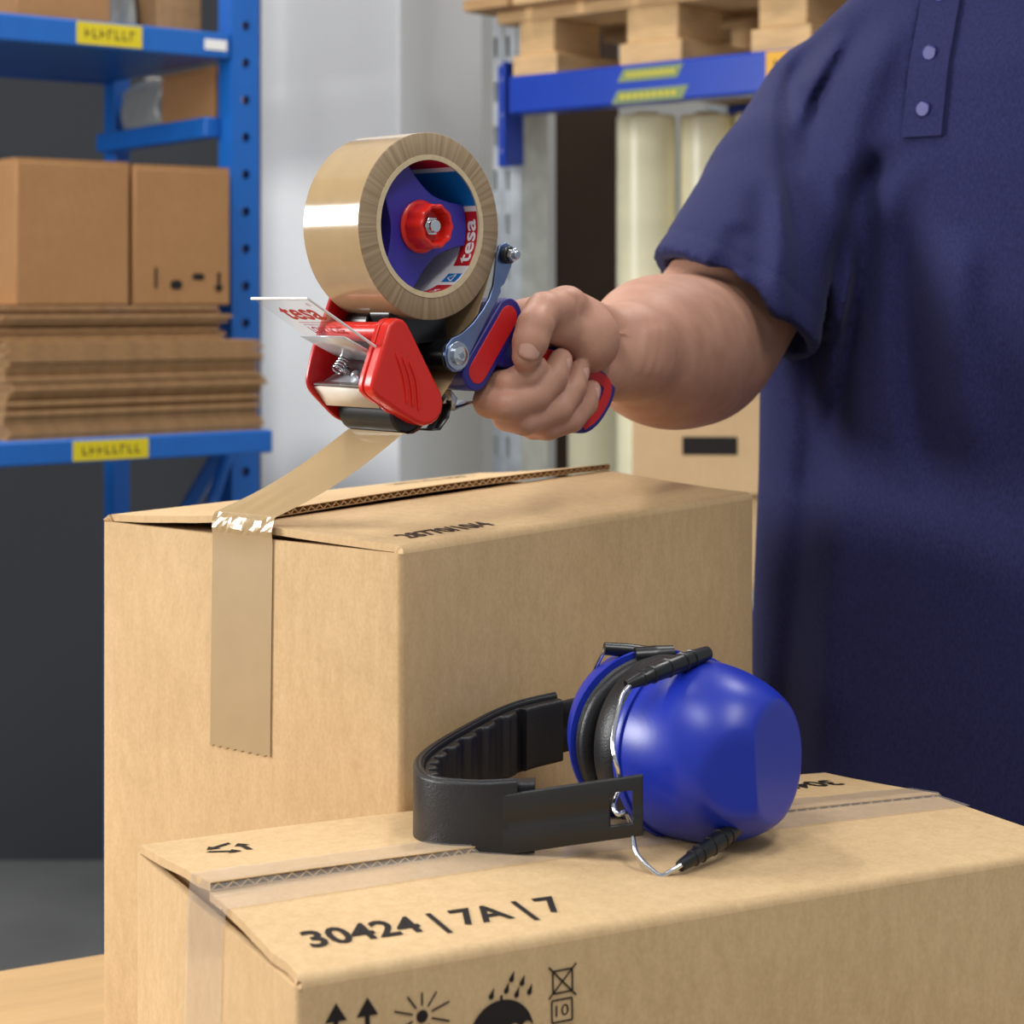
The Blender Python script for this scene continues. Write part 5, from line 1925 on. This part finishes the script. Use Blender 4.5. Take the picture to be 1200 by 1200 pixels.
def shirt():
    lo = (0.09, 1.18, CZ - 0.56); hi = (0.80, 1.78, CZ + 0.36)
    h = 0.0036
    f = Field(lo, hi, h, 0.05)
    X, Y, Z = f.mesh((slice(None),) * 3)
    z = Z - CZ
    s = (X - TC[0]) * SD[0] + (Y - TC[1]) * SD[1]; g = (X - TC[0]) * FD[0] + (Y - TC[1]) * FD[1]
    zz = np.array([-0.60, -0.45, -0.30, -0.15, 0.0, 0.10, 0.17, 0.22, 0.27, 0.33])
    ww = np.interp(z, zz, [0.222, 0.220, 0.214, 0.208, 0.206, 0.204, 0.190, 0.145, 0.090, 0.070])
    dd = np.interp(z, zz, [0.140, 0.140, 0.138, 0.130, 0.128, 0.122, 0.108, 0.090, 0.075, 0.068])
    q = (np.abs(s / ww) ** 2.3 + np.abs(g / dd) ** 2.3) ** (1 / 2.3)
    tor = (q - 1) * np.minimum(ww, dd)
    tor = np.maximum(tor, z - 0.285); tor = np.maximum(tor, -0.52 - z)
    f.d = tor.astype(np.float32)
    f.capsule(tpt(0.0, -0.01, 0.215), tpt(-0.155, -0.02, 0.150), 0.075, 0.074, 0.03)
    f.capsule(tpt(0.0, -0.01, 0.215), tpt(0.155, -0.02, 0.150), 0.075, 0.074, 0.03)
    # sleeves
    def sleeve(pts, rs, cuff, inner):
        sl = Field(lo, hi, h, 0.05)
        for i in range(len(pts) - 1): sl.capsule(pts[i], pts[i + 1], rs[i], rs[i + 1], 0.01)
        return sl
    cuff = np.array(WW(176, 1456, 6))
    top = np.array(tpt(-0.160, -0.02, 0.148))
    dr = cuff - top; dr = dr / np.linalg.norm(dr)
    cd = np.array([-0.56, -0.14, -0.81]); cd /= np.linalg.norm(cd)
    pts = [tuple(top), tuple(top + (cuff - top) * 0.5), tuple(cuff + dr * 0.05)]
    sl = sleeve(pts, [0.074, 0.075, 0.0735], None, None)
    cp = np.array(WW(162, 1450, -5))
    pl_ = (X - cp[0]) * cd[0] + (Y - cp[1]) * cd[1] + (Z - cp[2]) * cd[2]
    sl.d = np.maximum(sl.d, pl_.astype(np.float32))
    # sleeve folds run from shoulder to cuff
    def fold(F_, pts, w, amp, ymax=1.62):
        """crease along a line given in the upright X-Z plane, on the front of the garment"""
        pts = [tuple(p) for p in catmull([(a, 0, b) for a, b in pts], 5)]
        pts = [(p[0], p[2]) for p in pts]
        best = None; par = None; n_ = len(pts) - 1
        x2 = X[:, 0, 0][:, None]; z2 = (Z[0, 0, :] - CZ)[None, :]
        for i in range(n_):
            a = pts[i]; b = pts[i + 1]
            ab = (b[0] - a[0], b[1] - a[1]); L = ab[0] ** 2 + ab[1] ** 2 + 1e-12
            tc = np.clip(((x2 - a[0]) * ab[0] + (z2 - a[1]) * ab[1]) / L, 0, 1)
            d2 = (x2 - a[0] - tc * ab[0]) ** 2 + (z2 - a[1] - tc * ab[1]) ** 2
            if best is None: best, par = d2, (i + tc) / n_
            else:
                m_ = d2 < best
                par = np.where(m_, (i + tc) / n_, par); best = np.minimum(best, d2)
        fade = np.clip(par / 0.22, 0, 1) * np.clip((1 - par) / 0.28, 0, 1)
        fade = fade * fade * (3 - 2 * fade)
        disp = (amp * fade * np.exp(-best / (w * w))).astype(np.float32)
        front = np.clip((ymax - Y[0, :, 0]) / 0.06, 0, 1).astype(np.float32)
        F_.d += disp[:, None, :] * front[None, :, None]
    def q_(px, py): return ((px - 600) * 0.000640, (350 - py) * 0.000640)
    fold(sl, [q_(893, 205), q_(880, 270), q_(868, 320), q_(872, 380)], 0.010, 0.006)
    fold(sl, [q_(862, 262), q_(846, 300), q_(852, 335)], 0.008, 0.005)
    fold(sl, [q_(908, 190), q_(902, 280), q_(890, 350), q_(895, 400)], 0.009, -0.008)
    fold(sl, [q_(828, 296), q_(838, 325), q_(852, 352)], 0.007, 0.004)
    # hem seam near the cuff
    sl.d += (0.0016 * np.exp(-((pl_ + 0.021) / 0.0022) ** 2)).astype(np.float32)
    inn = Field(lo, hi, h, 0.05)
    inn.capsule(tuple(top + (cuff - top) * 1.06), tuple(cuff + dr * 0.12), 0.060, 0.0625, 0)
    sl.d = np.maximum(sl.d, -inn.d)
    k = 0.004
    t = np.clip(0.5 + 0.5 * (f.d - sl.d) / k, 0, 1)
    f.d = f.d * (1 - t) + sl.d * t - k * t * (1 - t)
    # armhole seam and the pull lines from the shoulder
    fold(f, [q_(1010, -10), q_(962, 60), q_(936, 120), q_(926, 190), q_(924, 260), q_(925, 310)], 0.0075, 0.009, 1.70)
    fold(f, [q_(1035, 0), q_(985, 80), q_(952, 150), q_(938, 215)], 0.008, 0.011)
    fold(f, [q_(1015, 20), q_(968, 90), q_(944, 160)], 0.007, -0.007)
    # chest folds
    fold(f, [q_(1060, 0), q_(1010, 110), q_(980, 220), q_(962, 330)], 0.013, -0.0112)
    fold(f, [q_(1050, 165), q_(1018, 220), q_(1008, 330), q_(985, 480), q_(975, 560)], 0.010, 0.0163)
    fold(f, [q_(1035, 190), q_(1000, 300), q_(975, 430), q_(960, 580)], 0.010, -0.0100)
    fold(f, [q_(985, 250), q_(965, 400), q_(958, 560)], 0.009, 0.0100)
    fold(f, [q_(1062, 200), q_(1052, 330), q_(1060, 460), q_(1075, 600)], 0.012, 0.0137)
    fold(f, [q_(1100, 260), q_(1095, 400), q_(1110, 560)], 0.014, -0.0100)
    fold(f, [q_(972, 430), q_(958, 600), q_(946, 720), q_(932, 880), q_(922, 1000)], 0.012, 0.0137)
    fold(f, [q_(975, 540), q_(960, 700), q_(945, 920)], 0.018, -0.0100)
    fold(f, [q_(1092, -20), q_(1072, 80), q_(1058, 165)], 0.004, 0.0088)
    # left sleeve, plain
    c2 = np.array(tpt(0.228, -0.012, -0.03)); t2 = np.array(tpt(0.17, -0.01, 0.148))
    d2 = (c2 - t2) / np.linalg.norm(c2 - t2)
    s2 = sleeve([tuple(t2), tuple(c2 + d2 * 0.03)], [0.070, 0.072], None, None)
    s2.d = np.maximum(s2.d, ((X - c2[0]) * d2[0] + (Y - c2[1]) * d2[1] + (Z - c2[2]) * d2[2]).astype(np.float32))
    f.d = np.minimum(f.d, s2.d)
    # neck opening
    nk = Field(lo, hi, h, 0.05); nk.capsule(tpt(0, 0.01, 0.255), tpt(0, 0.02, 0.36), 0.066, 0.068, 0)
    f.d = np.maximum(f.d, -nk.d)
    V, Fc = f.surface()
    return relax(V, Fc, 2, 0.5), Fc


V3, F3 = shirt()
sh_o = build_np('polo_shirt', to_person(V3), F3, 'shirt', ps)
sh_o['label'] = 'navy cotton polo shirt with short sleeves'


# knitted collar, button placket
cl = MB()
ca_ = []
n = 40
prof = [(0.0665, 0.262), (0.0655, 0.300), (0.0670, 0.308), (0.0710, 0.306), (0.0850, 0.268), (0.0840, 0.2655), (0.0715, 0.290)]
vs = []
for i in range(n + 1):
    a = math.radians(14 + 332 * i / n)
    for r_, z_ in prof:
        fw = math.cos(a)
        vs.append(Vector(tpt(r_ * math.sin(a), 0.012 + r_ * fw, z_ - 0.022 * max(0, fw) - 0.004)) - pb0)
k = len(prof)
cl.add(vs, [(i * k + j, (i + 1) * k + j, (i + 1) * k + (j + 1) % k, i * k + (j + 1) % k) for i in range(n) for j in range(k)] + [tuple(range(k)), tuple(n * k + j for j in range(k))])
build('collar', cl, 'shirt', sh_o, smooth=60)
pk = MB(); vs = []
for z_ in np.linspace(0.245, 0.118, 12):
    g_ = float(np.interp(z_, [0.0, 0.10, 0.17, 0.22, 0.27], [0.128, 0.122, 0.108, 0.090, 0.075])) + 0.0035
    vs += [Vector(tpt(-0.028, g_ - 0.006, z_)) - pb0, Vector(tpt(-0.027, g_, z_)) - pb0, Vector(tpt(0.005, g_, z_)) - pb0, Vector(tpt(0.006, g_ - 0.006, z_)) - pb0]
pk.add(vs, [(4 * i + j, 4 * i + j + 1, 4 * i + j + 5, 4 * i + j + 4) for i in range(11) for j in range(3)] + [(44, 45, 46, 47)])
build('placket', pk, 'shirt', sh_o, smooth=50)
for z_ in (0.225, 0.18, 0.138):
    g_ = float(np.interp(z_, [0.10, 0.17, 0.22, 0.27], [0.122, 0.108, 0.090, 0.075])) + 0.0036
    b0_ = Vector(tpt(-0.011, g_, z_)) - pb0
    build('button', MB().cyl(b0_, b0_ + Vector((FD[0], FD[1], 0.0)) * 0.0022, 0.0055, 16, bev=0.0006), 'navy_plastic', sh_o, smooth=40)


def trousers():
    f = Field((0.1, 1.2, 0.06), (0.68, 1.78, CZ - 0.40), 0.008, 0.06)
    f.capsule(tpt(-0.07, 0, -0.43), tpt(0.07, 0, -0.43), 0.115, 0.115, 0.03)
    for sg in (-1, 1):
        f.capsule(tpt(0.085 * sg, 0, -0.45), tpt(0.095 * sg, 0.01, -0.80), 0.097, 0.072, 0.02)
        f.capsule(tpt(0.095 * sg, 0.01, -0.80), tpt(0.10 * sg, -0.01, -1.22), 0.072, 0.062, 0.02)
    V, Fc = f.surface(); return relax(V, Fc, 3), Fc


V4, F4 = trousers()
build_np('trousers', to_person(V4), F4, 'trousers', ps)
for sg in (-1, 1):
    f = Field((0.05, 1.0, -0.01), (0.75, 1.85, 0.16), 0.006, 0.05)
    f.capsule(tpt(0.10 * sg, -0.03, 0.05 - CZ), tpt(0.105 * sg, 0.15, 0.04 - CZ), 0.045, 0.040, 0.01)
    f.capsule(tpt(0.10 * sg, -0.02, 0.06 - CZ), tpt(0.10 * sg, -0.02, 0.11 - CZ), 0.045, 0.044, 0.01)
    X, Y, Z = f.mesh((slice(None),) * 3); f.d = np.maximum(f.d, (0.004 - Z).astype(np.float32) + np.zeros_like(f.d))
    V, Fc = f.surface(); build_np('shoe', to_person(relax(V, Fc, 2)), Fc, 'shoe', ps)
f = Field((0.2, 1.2, CZ + 0.36), (0.6, 1.7, CZ + 0.64), 0.007, 0.05)
f.ellipsoid(tpt(0, 0.025, 0.475), (0.084, 0.098, 0.112), [tuple(SD) + (0,), tuple(FD) + (0,), (0, 0, 1)])
X, Y, Z = f.mesh((slice(None),) * 3)
gg = (X - TC[0]) * FD[0] + (Y - TC[1]) * FD[1]
f.d = np.maximum(f.d, np.minimum((0.50 - (Z - CZ)) * 0.7 + (gg - 0.06) * 0.7, 1).astype(np.float32))
V, Fc = f.surface(); build_np('hair', to_person(relax(V, Fc, 2)), Fc, 'hair', ps)
for sg in (-1, 1):
    e_ = tpt(0.032 * sg, 0.126, 0.462)
    build('eye', MB().lathe([(0.0001, -0.011), (0.006, -0.0092), (0.0105, -0.003), (0.0105, 0.003), (0.006, 0.0092), (0.0001, 0.011)], Vector(e_) - pb0, (FD[0], FD[1], 0), 16), 'white', ps, smooth=60)
